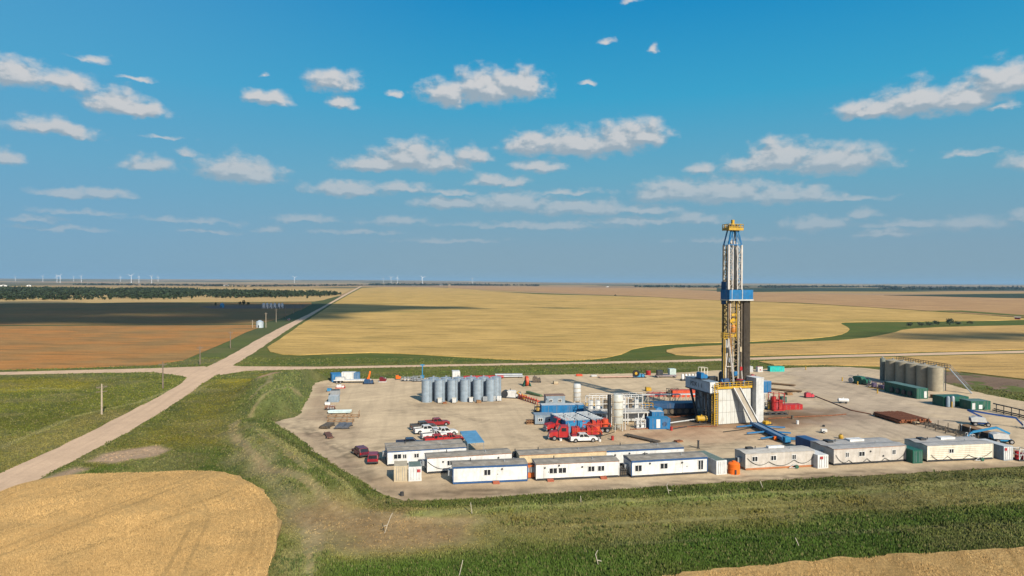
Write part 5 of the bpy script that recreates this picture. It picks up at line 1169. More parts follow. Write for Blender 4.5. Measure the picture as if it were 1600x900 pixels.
t = thing('post', 'lone dark post standing between rig and trailers', 'post', at(1091,701)); MB().box(-.16,.16,-.16,.16,0,1.55).build('shaft', DARK, t); MB().box(-.22,.22,-.22,.22,1.55,1.62).build('cap', DARK, t); MB().box(-.3,.3,-.3,.3,0,.08).build('foot', DARK, t)
# ------------------------------------------------------------------ the drilling rig (local frame: x along its front, y away)
def brick_panels(name, col, bw, bh):
    col = kk(col); m = bpy.data.materials.new(name); m.use_nodes = True; t = m.node_tree; b = t.nodes['Principled BSDF']; b.inputs['Roughness'].default_value = .5
    tcn = N(t, 'ShaderNodeTexCoord'); sp = N(t, 'ShaderNodeSeparateXYZ'); t.links.new(tcn.outputs['Object'], sp.inputs[0]); cbn = N(t, 'ShaderNodeCombineXYZ')
    t.links.new(val(t, 'ADD', sp.outputs[0], sp.outputs[1]), cbn.inputs[0]); t.links.new(sp.outputs[2], cbn.inputs[1])
    br = N(t, 'ShaderNodeTexBrick'); br.offset = 0; br.inputs['Scale'].default_value = 1; br.inputs['Brick Width'].default_value = bw; br.inputs['Row Height'].default_value = bh; br.inputs['Mortar Size'].default_value = .045; br.inputs['Bias'].default_value = 0
    br.inputs['Color1'].default_value = (*col, 1); br.inputs['Color2'].default_value = (*[c * .92 for c in col], 1); br.inputs['Mortar'].default_value = (*[c * .42 for c in col], 1); t.links.new(cbn.outputs[0], br.inputs['Vector'])
    n = N(t, 'ShaderNodeTexNoise'); n.inputs['Scale'].default_value = .9; n.inputs['Detail'].default_value = 7; t.links.new(vec(t, 'MULTIPLY', tcn.outputs['Object'], (2.5, 2.5, .5)), n.inputs['Vector'])
    c = mixcol(t, val(t, 'MULTIPLY', maprange(t, n.outputs['Fac'], .5, .75), .55), br.outputs[0], kk((.32, .27, .19))); t.links.new(c, b.inputs['Base Color']); return m
PANEL = brick_panels('wind_wall_panels', (.58, .59, .55), 1.12, 2.85)
RY = R(17); RX0, RY0 = G(1122.5, 664)
FZ = 8.9
def rw(x, y, z=0): return (RX0 + x*math.cos(RY) - y*math.sin(RY), RY0 + x*math.sin(RY) + y*math.cos(RY), z)
rig = thing('drilling_rig', 'tall land drilling rig with white walled base and yellow crown', 'drilling rig', (RX0, RY0, PZ), RY)
MB().box(0, 9.0, 0, .22, .1, FZ-.35).build('wind_wall', PANEL, rig)
MB().box(.0, .2, .25, 9.5, 2.6, FZ-.9).build('side_wall', M('grey_blue_panel', (.36,.42,.45), .5, grime=.4), rig)
f = MB()
for y in (.6, 3.5, 6.4, 9.3):
    for x in (-.2, 4.5, 9.0): f.bar((x, y, 0), (x, y, FZ-.3), .45)
for y in (.6, 3.5, 6.4): f.bar((-.2, y, .3), (-.2, y+2.9, FZ-.4), .2); f.bar((9.0, y, .3), (9.0, y+2.9, FZ-.4), .2)
for z in (.25, 2.5, 5.4): f.bar((-.2, .4, z), (-.2, 9.5, z), .3); f.bar((9, .4, z), (9, 9.5, z), .3)
f.bar((-.3, 9.3, .2), (9.2, 9.3, .2), .4); f.build('substructure', M('grey_substructure', (.17,.19,.20), .5, grime=.5), rig)
MB().box(-.8, 10.6, -.3, 10.0, FZ-.35, FZ).build('drill_floor', DIRTY, rig)
MB().box(-.8, 9.2, -.36, -.3, FZ-.35, FZ+.22).build('kick_plate', YEL, rig)
MB().rail([(-.8, -.3, FZ), (9.2, -.3, FZ)], 1.15, .11, 1.1).build('guard_rail', YEL, rig)
MB().rail([(-.8, -.3, FZ), (-.8, 9.9, FZ)], 1.15, .1, 1.4).build('guard_rail', YEL, rig)
f = MB()
for x in (-1.5, -.6): f.bar((x, -.5, 0), (x, -.5, FZ+1.0), .16); f.bar((x, .5, 0), (x, .5, FZ+1.0), .12)
for i in range(17): f.bar((-1.5, -.5, .4+i*.55), (-.6, -.5, .4+i*.55), .11)
for z in (3., 6., 8.8): f.bar((-1.5, .5, z), (-1.5, -.5, z), .1).bar((-.6, .5, z), (-.6, -.5, z), .1)
f.build('ladder_tower', YEL, rig)
# mast: four legs, horizontals, diagonals; lower part oily, upper part galvanised
mx0, mx1, my0, my1 = 4.55, 8.25, 3.0, 5.1
mast = MB(); MC = [(mx0, my0), (mx1, my0), (mx1, my1), (mx0, my1)]
for x, y in MC: mast.bar((x, y, FZ), (x, y, 32.3), .42)
mast_o = mast.build('mast', DIRTY, rig)
up = MB()
for x, y in MC: up.bar((x, y, 32.3), (x, y, 43.2), .40)
for x in (5.75, 7.05): up.bar((x, my0, 32.3), (x, my0, 43.2), .22)
up.build('upper_section', STEELW, mast_o)
for lo, hi, st, mat in ((FZ, 32.0, 2.1, DIRTY), (32.6, 43.0, 1.9, STEELW)):
    br = MB(); z = lo; k = 0
    while z < hi - st + .1:
        for (a, b) in ((0, 3), (1, 2), (3, 2)):
            p, q = MC[a], MC[b]; br.bar((*p, z), (*q, z), .17)
            s, e = (p, q) if k % 2 else (q, p); br.bar((*s, z), (*e, z + st), .15)
        z += st; k += 1
    br.build('lattice_brace', mat, mast_o)
tp = MB()
cx, cy = (mx0+mx1)/2, (my0+my1)/2
for x, y in MC: tp.bar((x, y, 43.2), (cx+(x-cx)*.55, cy+(y-cy)*.7, 46.8), .30)
tp.bar((mx0, my0, 43.2), (mx1, my0, 43.2), .24).bar((mx0, my1, 43.2), (mx1, my1, 43.2), .24)
for s in (-1, 1): tp.bar((cx+s*.4, my0, 43.2), (cx+s*.7, cy-.7, 46.8), .18).bar((cx+s*1.85, my0, 43.2), (cx+s*.2, cy-.7, 46.8), .16)
tp.build('crown_taper', BLUE, mast_o)
fl = MB()
for x in (cx-.55, cx+.1, cx+.45, cx+.9): fl.bar((x, cy, 26.0), (x, cy, 46.6), .07)
fl.build('drill_line', LGREY, mast_o)
MB().cyl((cx+.3, cy-.6, 43.4), (cx+.3, cy+.6, 43.4), .75, 14).cyl((cx-.5, cy-.6, 43.9), (cx-.5, cy+.6, 43.9), .5, 14).build('sheave', STEELW, mast_o)
cr_ = MB().box(cx-2.0, cx+2.0, cy-1.4, cy+1.4, 46.8, 47.05).box(cx-1.2, cx+1.2, cy-.9, cy+.9, 47.05, 47.5).box(cx-.3, cx+.3, cy-.3, cy+.3, 47.8, 49.4).build('crown_block', YEL, rig)
MB().box(cx-2.05, cx+2.05, cy-1.48, cy-1.4, 46.75, 47.4).box(cx-2.08, cx-2.0, cy-1.4, cy+1.4, 46.75, 47.4).build('toe_board', YEL, cr_)
MB().rail([(cx-2.0,cy-1.4,47.05),(cx+2.0,cy-1.4,47.05),(cx+2.0,cy+1.4,47.05),(cx-2.0,cy+1.4,47.05),(cx-2.0,cy-1.4,47.05)], 1.2, .12, .8).build('guard_rail', YEL, cr_)
MB().cyl((cx-.5,cy-.5,47.8),(cx-.5,cy+.5,47.8),.5,12).cyl((cx+.7,cy-.5,47.8),(cx+.7,cy+.5,47.8),.5,12).build('sheave', DARK, cr_)
# racking board with blue wind walls
rbd = MB().box(4.0, 10.7, 1.7, 1.8, 29.9, 32.2).box(10.6, 10.7, 1.8, 5.4, 29.9, 32.2).box(4.0, 4.1, 1.8, 5.4, 29.9, 32.2).box(8.6, 10.6, 5.3, 5.4, 29.9, 32.1).build('racking_board', BLUE, rig)
MB().box(3.9, 10.8, 1.6, 5.5, 29.55, 29.85).build('platform', LGREY, rbd)
MB().box(4.15, 4.25, 3.4, 5.4, 28.6, 34.2).build('side_panel', M('deep_blue', (.01,.07,.17), .6), rbd)
MB().bar((4.7,1.72,29.9),(4.7,1.72,32.6),.12).bar((7.6,1.68,29.9),(7.6,1.68,32.5),.16).build('post', LGREY, rbd)
g = MB()
for i in range(9):
    for j in range(3): g.cyl((8.75+i*.2, 2.35+j*.55, FZ), (8.75+i*.2, 2.5+j*.55, 31.0 - .3*((i*7+j) % 3)), .085, 6)
tag(g.build('drill_pipe_stands', PIPE, rig), 'dark stands of drill pipe leaning in the racking board')
f = MB()
for x in (cx-1.0, cx+1.0): f.bar((x, my0+.25, FZ), (x, my0+.25, 42.5), .16)
for z in np.arange(FZ+1, 31, 2.1): f.bar((cx-1.0, my0+.25, z), (mx0, my1, z), .1).bar((cx+1.0, my0+.25, z), (mx1, my1, z), .1)
f.build('guide_rail', M('dark_oily_rail', (.10,.085,.06), .5, .2), mast_o)
f = MB()
for k, z in enumerate(np.arange(FZ+.6, 31, 1.35)): f.bar((mx0, my0, z), (mx1, my0, z+(1.35 if k % 2 else -1.35)*.0), .10); f.bar(((mx0, mx1)[k % 2], my0, z), (cx+(.5, -.5)[k % 2], my0+.1, z+1.35), .11)
f.build('front_brace', M('tan_oily_steel', (.30,.23,.14), .6, .1, var=.45, scale=2.5), mast_o)
f = MB()
for x, y in ((mx0-.25, my1-.4), (mx0-.25, my0+.7)): f.bar((x, y, FZ), (x, y, 43), .07)
for z in np.arange(FZ+.5, 43, .6): f.bar((mx0-.25, my0+.7, z), (mx0-.25, my1-.4, z), .06)
f.build('climbing_ladder', YEL, mast_o)
for x, z0, z1, r_, mt in ((cx-1.35, FZ, 24, .10, M('worn_orange', (.42,.20,.07), .6)), (cx+.75, FZ, 30, .09, TANP), (cx+1.35, FZ, 18, .12, DARK), (cx-.5, FZ, 17, .11, STEELW), (cx+.35, 20, 31, .08, YEL)):
    MB().tube([(x, my0-.15, z0), (x+.05, my0-.2, (z0+z1)/2), (x, my0-.1, z1)], r_, 6).build('service_line', mt, rig)
for x, z, w_, h_, mt in ((mx0-.1, 14.5, .7, 1.1, GREY), (mx1-.5, 12.4, .6, .9, RED), (cx-.3, 11.2, .9, 1.0, BLUE), (mx0+.2, 24.2, .6, .8, YEL), (mx1-.6, 17, .5, 1.2, TANP)): MB().box(x, x+w_, my0-.5, my0-.2, z, z+h_).build('control_box', mt, rig)
for x, y, h_ in ((1.2, .7, 1.2), (3.6, 1.0, 1.0), (7.6, .9, 1.3)): MB().cyl((x, y, FZ), (x, y, FZ+h_), .35, 10).build('floor_drum', (DRED, BLUE, TANP)[int(h_*10) % 3], rig)
f = MB()
for k, z in enumerate(np.arange(32.6, 42.6, 1.3)):
    for x0, x1 in ((mx0, 5.75), (7.05, mx1)): f.bar((x0, my0, z), (x1, my0, z), .09); f.bar(((x0, x1)[k % 2], my0, z), ((x1, x0)[k % 2], my0, z+1.3), .1)
f.build('front_lattice', STEELW, mast_o)
f = MB()
for z in np.arange(33, 42, 2.4): f.bar((mx0, my1, z), (mx1, my1, z+2.2), .12).bar((mx1, my1, z), (mx0, my1, z+2.2), .12)
f.bar((5.2, my1-.3, 32.3), (5.2, my1-.3, 43), .22).bar((7.6, my1-.3, 32.3), (7.6, my1-.3, 43), .22); f.build('back_brace', M('dark_oily_rail'), mast_o)
MB().box(mx0+.1, mx1-.1, my1-.25, my1-.1, 32.2, 34.6).build('back_plate', M('tan_oily_steel'), mast_o)
td = MB().box(cx-.6, cx+.6, my0+.2, my1-.8, 23.6, 25.2).box(cx-.8, cx+.8, my0+.3, my1-.7, 20.6, 21.4).build('top_drive', YEL, rig)
MB().lathe([(.55,21.6),(.7,22.0),(.7,23.2),(.45,23.6)],14,(cx,cy-.4)).build('motor', M('amber_paint',(.55,.20,.02),.5,grime=.3), td, True)
MB().cyl((cx-.7,cy-.3,25.9),(cx+.7,cy-.3,25.9),.55,14).build('block', YEL, td); MB().bar((cx-.45,cy-.3,25.5),(cx-.45,cy-.3,20.5),.16).bar((cx+.45,cy-.3,25.5),(cx+.45,cy-.3,20.5),.16).build('link', DIRTY, td)
MB().bar((cx,cy-.3,20.4),(cx,cy-.3,FZ),.16).build('drill_string', STEELW, rig)
MB().tube([(mx0+.3,my0-.1,30),(mx0+.5,my0-.3,19),(cx-.9,cy-.8,14.5),(cx-.4,cy-.5,19),(cx-.2,cy-.4,22)], .10, 6).build('mud_hose', M('worn_orange', (.42,.20,.07), .6), rig)
MB().tube([(mx0+.55,my0-.1,FZ),(mx0+.55,my0-.1,29)], .13, 6).tube([(mx1-.7,my0-.1,FZ),(mx1-.7,my0-.1,27)], .11, 6).build('standpipe', STEELW, rig)
f = MB().bar((3.2,2.6,FZ),(4.5,2.9,20.3),.32).bar((5.4,1.6,FZ),(4.6,2.9,20.3),.32).bar((8.6,2.6,FZ),(8.2,3.0,15),.26).bar((3.8,2.3,13.5),(5.1,2.2,13.5),.2); f.build('raising_strut', STEELW, rig)
w = MB().box(3.0,4.4,2.2,3.6,20.35,20.5).build('work_platform', YEL, rig); MB().rail([(3.0,2.2,20.5),(4.4,2.2,20.5),(4.4,3.6,20.5),(3.0,3.6,20.5),(3.0,2.2,20.5)], 1.1, .1, .7).build('guard_rail', YEL, w)
MB().bar((2.9,2.3,FZ),(2.9,2.3,21.5),.12).bar((3.3,2.3,FZ),(3.3,2.3,20.3),.12).build('cage_ladder', YEL, rig)
MB().box(2.9,4.3,2.4,3.3,16.9,18.1).build('junction_box', DARK, rig); MB().box(3.55,4.1,2.8,3.6,FZ,20).build('cable_tray', GREY, rig)
for x, y, wd, h, mt in ((2.6,1.6,1.5,1.8,DBLUE),(4.6,4.0,1.8,2.4,DARK),(6.6,1.2,1.3,1.5,FOIL),(.7,5.2,2.6,1.8,DARK),(5.6,7,3.2,2.6,DARK),(8.4,7.2,2,2.2,DIRTY)):
    MB().prism([(x,FZ),(x,FZ+h*.8),(x+.3,FZ+h),(x+wd-.1,FZ+h),(x+wd,FZ+h*.6),(x+wd,FZ)], y, y+1.4).build('floor_machine', mt, rig)
MB().cyl((2.2,2.4,FZ+.9),(3.4,2.4,FZ+.9),.55,12).build('winch', BLUE, rig)
MB().rail([(5.0,.8,FZ),(8.8,.8,FZ)], 1.3, .12, 1.2).build('tool_rack', DARK, rig)
# ramp down from the rig floor
a, b = Vector((4.6, -.25, FZ-.3)), Vector((7.7, -3.1, .8))
def slab(a, b, w, h):
    X = Vector((w / 2, 0, 0)); Z = Vector((0, -h, h * .4)); return MB().add([a-X, a+X, b+X, b-X, a-X+Z, a+X+Z, b+X+Z, b-X+Z], [(3,2,1,0),(4,5,6,7),(0,1,5,4),(1,2,6,5),(2,3,7,6),(3,0,4,7)])
slab(a, b, 1.5, .2).build('ramp', M('worn_ramp', (.34,.30,.23), .6, grime=.4), rig)
for s in (-.88, .88): o = Vector((s, -.05, .03)); slab(a+o, b+o, .24, .5).build('ramp_side', LGREY, rig)
t = thing('stair_tower', 'tall pale grey box tower against the right side of the rig', 'tower', rw(9.35, -1.6, PZ), RY)
corrugated(0, 2.1, 0, 3.8, .1, 10.9, .7, .02).build('wall', LGREY, t); MB().box(-.08,2.18,-.08,3.88,10.9,11.05).build('roof', WHITE, t); MB().box(-.05,2.15,-.05,.1,0,.35).build('base', WHITE, t)
t = thing('doghouse', 'raised blue grey cabin with dark lettering and white end, left of the rig floor', 'doghouse', rw(-2.25, .1, 7.7), RY)
L_ = 11.0; corrugated(0, 2.2, .1, L_, 0, 2.45, .5, .03).build('wall', M('light_blue_grey', (.46,.54,.60), .5, grime=.25), t)
MB().box(-.05,2.25,-.06,.09,-.02,2.5).build('end_wall', WHITE, t); MB().box(-.1,2.3,.1,L_+.1,2.45,2.6).build('roof', BGREY, t); MB().box(-.1,2.3,-.1,L_,-.25,-.03).build('floor_beam', DARK, t)
window(t, 1.35, 1.0, .75, .9, -.07); MB().box(.3,.6,-.12,-.06,1.25,1.5).build('vent', DARK, t)
for x, y, b in ((.2,2.0,6.0),(2.0,2.0,6.0),(.2,5.5,9.5),(2.0,5.5,9.5)): MB().bar((x+.9,y+1.5,-7.7),(x,y+3.5 if y > 3 else y,-.2),.42).build('strut', DARK, t)
cu_ = bpy.data.curves.new('lettering', 'FONT'); cu_.body = 'PDX 1 1'; cu_.size = 1.55; cu_.extrude = .01; cu_.align_x = 'CENTER'
tmp_ = bpy.data.objects.new('lettering', cu_); COL.objects.link(tmp_); bpy.context.view_layer.update()
me_ = bpy.data.meshes.new_from_object(tmp_.evaluated_get(bpy.context.evaluated_depsgraph_get())); bpy.data.objects.remove(tmp_)
tx = bpy.data.objects.new('lettering', me_); COL.objects.link(tx); me_.materials.clear(); me_.materials.append(DARK); tx.parent = t; tx.location = (-.05, 6.0, .75); tx.rotation_euler = (R(90), 0, R(-90))
# things on or hung from the rig
skid('bright blue winch unit on the floor behind the doghouse', rw(-1.2, 5.5, 10.32), RY, 2.0, 3.0, 1.6, BLUE, 'winch_unit', 'winch', 'engine')
skid('cream generator tower with white top behind the doghouse', at(1098,618), R(10), 2.2, 2.2, 8.4, CREAM, 'generator', 'generator', 'frame', extra=CREAM, frame=WHITE)
t = thing('catwalk', 'blue pipe catwalk with side arms lying before the rig ramp', 'catwalk', (*G(1203,679), PZ), 0)
ca, cb = Vector((*G(1178,667), 0)), Vector((*G(1229,693), 0)); d = (cb - ca); Lc = d.length; t.rotation_euler = (0, 0, math.atan2(d.y, d.x)); t.location = ((ca.x+cb.x)/2, (ca.y+cb.y)/2, PZ)
MB().box(-Lc/2, Lc/2, -.75, .75, .75, 1.0).build('deck', M('catwalk_blue_grey', (.15,.25,.38), .5, grime=.3), t)
f = MB()
for s in (-1, 1): f.box(-Lc/2, Lc/2, s*.85-.1, s*.85+.1, .55, 1.2)
f.build('side_beam', BLUE, t)
for k in range(4): MB().box(-Lc/2+1+k*Lc/4, -Lc/2+1.4+k*Lc/4, -.8, .8, 0, .75).build('leg', DBLUE, t)
for x, s, l in ((-Lc*.4,-1,4.2),(-Lc*.33,1,5.0),(0,-1,4.5),(.2,1,3.6),(Lc*.3,-1,3.5),(Lc*.36,1,4.5),(Lc*.43,1,5.0)): MB().bar((x,s*.9,.7),(x+.6,s*(.9+l),.5),.28).build('side_arm', BLUE, t)
MB().box(Lc/2-.6,Lc/2+.7,-.6,.6,.2,1.4).build('drive_unit', SBLUE, t); MB().box(Lc/2-2.8,Lc/2-2.3,-1.6,-1.0,.1,.9).build('marker_box', ORANGE, t)
for i, (p, q, r_, l, mt) in enumerate([((1100,655),(1010,668),.16,'pale flow line pipe from rig to mud tank',LGREY), ((1105,662),(1048,672),.12,'dark pipe lying from the rig foot to the blue box container',DARK), ((1090,648),(1005,655),.12,'rusty pipe beside the flow line left of the rig',RUST), ((960,676),(905,690),.08,'dark hose between tallest silo and white pickup',HOSE), ((1180,668),(1130,676),.1,'thin dark hose on the mud left of the catwalk',HOSE)]):
    a_, b_ = G(*p), G(*q); mid = ((a_[0]+b_[0])/2+random.uniform(-1,1), (a_[1]+b_[1])/2+random.uniform(-1,1)); o = MB().tube([(*a_, PZ+r_+.02), (*mid, PZ+r_+.02), (*b_, PZ+r_+.02)], r_, 6).build('flow_line', mt, None, True); tag(o, l, 'pipe')
def drum(px, py, mat, label, r=.32, h=.9, cat='drum'):
    t = thing('oil_drum', label, cat, at(px, py)); MB().lathe([(r,0),(r,h*.33),(r+.02,h*.34),(r,h*.36),(r,h*.66),(r+.02,h*.67),(r,h*.69),(r,h)],12).build('shell', mat, t, True); MB().cyl((r*.5,0,h),(r*.5,0,h+.05),.06,6).build('bung', DARK, t)
drum(1246,663,WHITE,'small white drum standing in the mud right of the rig'); drum(1049,673,RED,'small red drum at the right end of the blue box container'); drum(1238,655,DIRTY,'dark drum in the stained ground right of the rig'); drum(957,688,RED,'little red barrel near the foot of the tallest silo')
drum(876,689,WHITE,'white bucket on the ground before the front red pump truck',.3,.5,'bucket'); drum(937,690,WHITE,'white bucket right of the pickup with the red load',.3,.5,'bucket'); drum(628,775,DARK,'lone black barrel on the bare near corner of the pad',.3,.6); drum(1287,667,DARK,'dark barrel on open pad beyond the wheeled pump',.3,.4)
def pallet(px, py, yaw, w, l, h, mat, label):
    t = thing('pallet_load', label, 'pallet', at(px, py), yaw)
    for y in (-l/2+.1, 0, l/2-.1): MB().box(-w/2, w/2, y-.07, y+.07, 0, .12).build('runner', BROWN, t)
    MB().box(-w/2, w/2, -l/2, l/2, .121, .16).build('board', BROWN, t); MB().prism([(-w/2+.08,.161),(-w/2+.05,h),(w/2-.15,h*.92),(w/2-.08,.161)], -l/2+.08, l/2-.08).build('load', mat, t)
pallet(868,600,.2,1.6,1.6,1.0,TANP,'tan pallet load on the open yard beyond the grey cabins'); pallet(905,588,.1,2.4,1.4,.8,ORED,'faded red pallet load at the far pad edge left of the pinkish pipes'); pallet(928,589,.1,2.2,1.4,.7,LGREY,'grey pallet load at the far pad edge next to the pinkish pipes'); pallet(1013,611,.1,1.8,1.6,1.2,YEL,'yellow pallet load left of the red and cream valve bank')
pallet(1232,617,.3,2.0,1.6,.8,BROWN,'brown timber pallet before the slanting pipe bundles'); pallet(748,629.5,.2,1.4,1.2,.8,BROWN,'brown pallet between cabinets and totes before the silos'); pallet(695,631,.2,1.2,1.0,.5,RUST,'rusty pallet beside the leftmost cabinet before the silos'); pallet(1060,691,.5,1.8,1.2,.4,RUST,'low rusty pallet lying between lone post and blue box container')
pallet(1385,606,.3,2.0,1.6,1.5,YEL,'yellow crated load between the framed pipe skid and the green house'); pallet(1460,622,.3,1.8,1.6,1.0,BROWN,'brown pallet between the long green house and the round pipes house'); pallet(1430,663,.3,1.5,1.4,.7,TANP,'tan pallet at the near end of the rusty casing pile'); pallet(515,612,.2,1.6,1.4,1.0,SBLUE,'light blue pallet load at the upper west pad edge'); pallet(512,633,.2,1.6,1.4,.8,WHITE,'white pallet load at the west pad edge beside the grey boxes')
# right of the rig
container('blue container high on a stand right of the pale tower', (*G(1199,640), 4.6), RY, 2.4, 2.6, 3.0, BLUE, LGREY)
t = thing('container_stand', 'pale steel stand carrying the raised blue container', 'stand', (*G(1199,640), PZ), RY); f = MB()
for x in (-1.1,1.1):
    for y in (.1,2.5): f.bar((x,y,0),(x,y,4.3),.2)
for z in (2.2,4.35):
    for y in (.1,2.5): f.bar((-1.2,y,z),(1.2,y,z),.18)
f.bar((-1.1,.1,.2),(1.1,.1,4.2),.14).build('frame', LGREY, t); MB().box(-1.2,1.2,0,2.6,4.42,4.54).build('platform', GREY, t)
t = skid('red pump tower with tall red side frame right of the rig', at(1213,641), R(14), 3.4, 2.6, 4.6, RED, 'pump_tower', 'machine', 'frame', frame=RED, extra=RED)
t = skid('yellow and dark valve skid at the foot of the pale tower', at(1205,640), R(14), 3.4, 2.0, 2.6, YEL, 'valve_skid', 'skid', 'pump')
container('pinkish red ribbed box beside the long red tank', at(1216,641.5), R(9), 2.6, 2.4, 2.5, M('faded_red', (.55,.09,.10), .5), RED)
container('long flat bright red tank box on the ground right of the rig', at(1239,640.5), R(8), 5.6, 2.2, 1.35, RED, RED)
container('small dark green box behind the red boxes', at(1225.5,629), R(8), 1.5, 1.6, 1.5, GREEN)
skid('long dark skid with pipes lying beside the pale tower foot', at(1210,648), R(8), 6.5, 2.0, .9, DIRTY, 'pipe_skid', 'skid', 'pump')
skid('small yellow barrow at the right foot of the pale tower', at(1198,664), R(30), 2.4, 1.4, 1.0, YEL, 'barrow', 'cart', 'engine')
container('turquoise long container at the far pad edge right of the mast', at(1214.5,581), R(3), 5.6, 2.4, 1.9, TEAL)
container('red and white striped box left of the turquoise container', at(1188,581.5), R(5), 1.9, 1.9, 2.0, WHITE, FOIL, (-.3, .6))
container('grey box at the far edge just right of the drill pipes', at(1172,582), R(5), 2.3, 2.3, 2.2, LGREY)
skid('small red machine behind the rig by the drill pipes', at(1177,592), R(5), 2.4, 1.6, 1.5, RED, 'compressor', 'machine', 'engine')
for i, (x, y, a, l) in enumerate([(1222,602,-38,'brown pipe bundle, upper of three slanting behind the raised blue container'),(1222,611,-40,'brown pipe bundle, middle of three slanting behind the raised blue container'),(1237,612,-30,'brown pipe bundle, rightmost of three slanting behind the raised blue container')]):
    pipe_bundle(l, at(x, y), R(90 + a), 5, 8 if i < 2 else 6, .16, M('brown_pipe', (.20,.13,.07), .7), group='brown pipe bundles behind the rig')
t = skid('red sled with short black stack on the open pad', at(1264,621.5), R(5), 3.0, 1.8, 1.5, M('pinkish_red', (.50,.05,.07), .45), 'heater_sled', 'sled', 'engine')
htank('small white propane tank on the open pad', at(1317.5,630.5), R(-8), .55, 2.6, WHITE)
for i, (pts, l) in enumerate([([(1272,619),(1300,630),(1330,642),(1361,648)], 'long rusty red hose line from the red sled'), ([(1200,655),(1250,652),(1300,650),(1322,648)], 'short red hose line across the muddy ground'), ([(985,672),(1060,668),(1120,667)], 'dark red hose before the mud tanks')]):
    o = MB().tube([(*G(*p), PZ+.12) for p in pts], .13, 6).build('hose_line', RUST, None, True); tag(o, l, 'hose')
t = thing('valve_barrel', 'small yellow ball on the pad behind the double grey beige trailer', 'barrel', at(1314,686)); MB().lathe([(.3,0),(.5,.25),(.5,.7),(.3,.95)],14).build('shell', YEL, t, True); MB().cyl((0,0,.9),(0,0,1.1),.15,8).build('cap', DARK, t)
t = thing('pump_jack', 'small white wheeled pump on bare pad before the pipe pile', 'pump', at(1288,677)); MB().box(-.7,.5,-.4,.4,.35,.9).build('housing', WHITE, t); wheel(t, -.3, -.45, .3, .2, -1); wheel(t, -.3, .45, .3, .2, 1)
# rusty casing pile: every pipe lies loose on the sleepers
pr = thing('timber_rack', 'low timber rack under the rusty casing pile', 'pipe rack', at(1407,656), R(6))
for y in (-4, 0, 4): MB().box(-4.2,4.2,y-.15,y+.15,0,.3).build('sleeper', BROWN, pr)
pl0 = pr.location.copy(); ry_ = R(6)
lab = 'rusty red casing pipe lying loose in the wide pile'
first = None
for j, n in enumerate((17, 16)):
    for i in range(n):
        lx, ly, lz = (i-(n-1)/2)*.48, random.uniform(-.5, .5), .3+.225+j*.40
        loc = (pl0.x+lx*math.cos(ry_)-ly*math.sin(ry_), pl0.y+lx*math.sin(ry_)+ly*math.cos(ry_), PZ+lz)
        if first is None:
            first = MB().cyl((0,-5.2,0),(0,5.2,0),.215,10).cyl((0,-5.25,0),(0,-5.2,0),.15,10).build('casing_pipe', RUST, None, True); tag(first, lab, 'pipe', 'rusty casing pipes in one pile'); o = first
        else: o = first.copy(); COL.objects.link(o)
        o.location = loc; o.rotation_euler = (0, 0, ry_ + random.uniform(-.012, .012))
t = thing('pipe_rack', 'long pipe rack with thin posts leading from the rusty pile to the brown deck', 'pipe rack', at(1488,680), 0)
pa, pb = Vector((*G(1440,664),0)), Vector((*G(1540,692),0)); d = pb-pa; t.rotation_euler = (0,0,math.atan2(d.y,d.x)); t.location = ((pa.x+pb.x)/2,(pa.y+pb.y)/2,PZ); Lr = d.length; f = MB()
for y in (-1.5,-.5,.6,1.6): f.bar((-Lr/2,y,.55),(Lr/2,y,.55),.17)
for k in range(7):
    x = -Lr/2+.2+k*(Lr-.4)/6; f.bar((x,-1.6,.45),(x,1.7,.45),.15)
    for y in (-1.6,1.7): f.bar((x,y,0),(x,y,1.7),.11)
f.build('rack_frame', DIRTY, t)
t = thing('pipe_deck', 'dark long box with a rusty brown deck by the two boom lifts', 'catwalk', at(1531,681), 0)
pa, pb = Vector((*G(1505,674),0)), Vector((*G(1556,691),0)); d = pb-pa; t.rotation_euler = (0,0,math.atan2(d.y,d.x)); t.location = ((pa.x+pb.x)/2,(pa.y+pb.y)/2,PZ); Lr = d.length
MB().box(-Lr/2,Lr/2,-.9,.9,.1,1.5).build('body', M('dark_rust', (.06,.04,.03), .7), t); MB().box(-Lr/2,Lr/2,-1.0,1.0,1.5,1.62).build('deck', BROWN, t)
for k in range(4): MB().bar((-Lr/2+1+k*3,-1.05,0),(-Lr/2+1+k*3,-1.05,1.9),.16).build('post', LGREY, t)
# beige tank battery and green houses
T0, T1 = Vector((*G(1468.7,612.5), 0)), Vector((0, 0, 0)); dirT = Vector((-.165,.986,0))
GT = 'beige production tanks in one row'
p0 = None
for i in range(5):
    p = T0 + dirT*4.75*i + Vector((0,2.2,0)); lab = ('nearest beige tank, sunlit, at the right end of the tank row' if i == 0 else f'{ORD[i]} beige tank from the near end of the tank row') if i < 4 else 'farthest beige tank in the row beside the slim heater'
    if p0 is None: p0 = silo((p.x,p.y,PZ), 2.25, 7.4, BEIGE, lab, GT, .16, True, YAW, 'storage_tank', 'storage tank')
    else: dup(p0, (p.x,p.y,PZ), YAW, lab)
p = T0 + dirT*4.75*4.75 + Vector((-.6,3,0)); silo((p.x,p.y,PZ), .85, 7.6, M('slate_green', (.20,.23,.20), .5, grime=.2), 'slim dark green grey heater beyond the far beige tank', None, .2, False, YAW, 'heater_treater', 'heater')
t = thing('tank_walkway', 'dark railed walkway along the tank tops with stairs down right', 'walkway', (T0.x+2.9, T0.y+2.2, PZ), YAW)
MB().box(-.5,.5,-1.5,21,7.3,7.45).build('deck', DARK, t); MB().rail([(-.5,-1.5,7.45),(-.5,21,7.45)],1.1,.09,2.2).rail([(.5,-1.5,7.45),(.5,21,7.45)],1.1,.09,2.2).build('guard_rail', DARK, t)
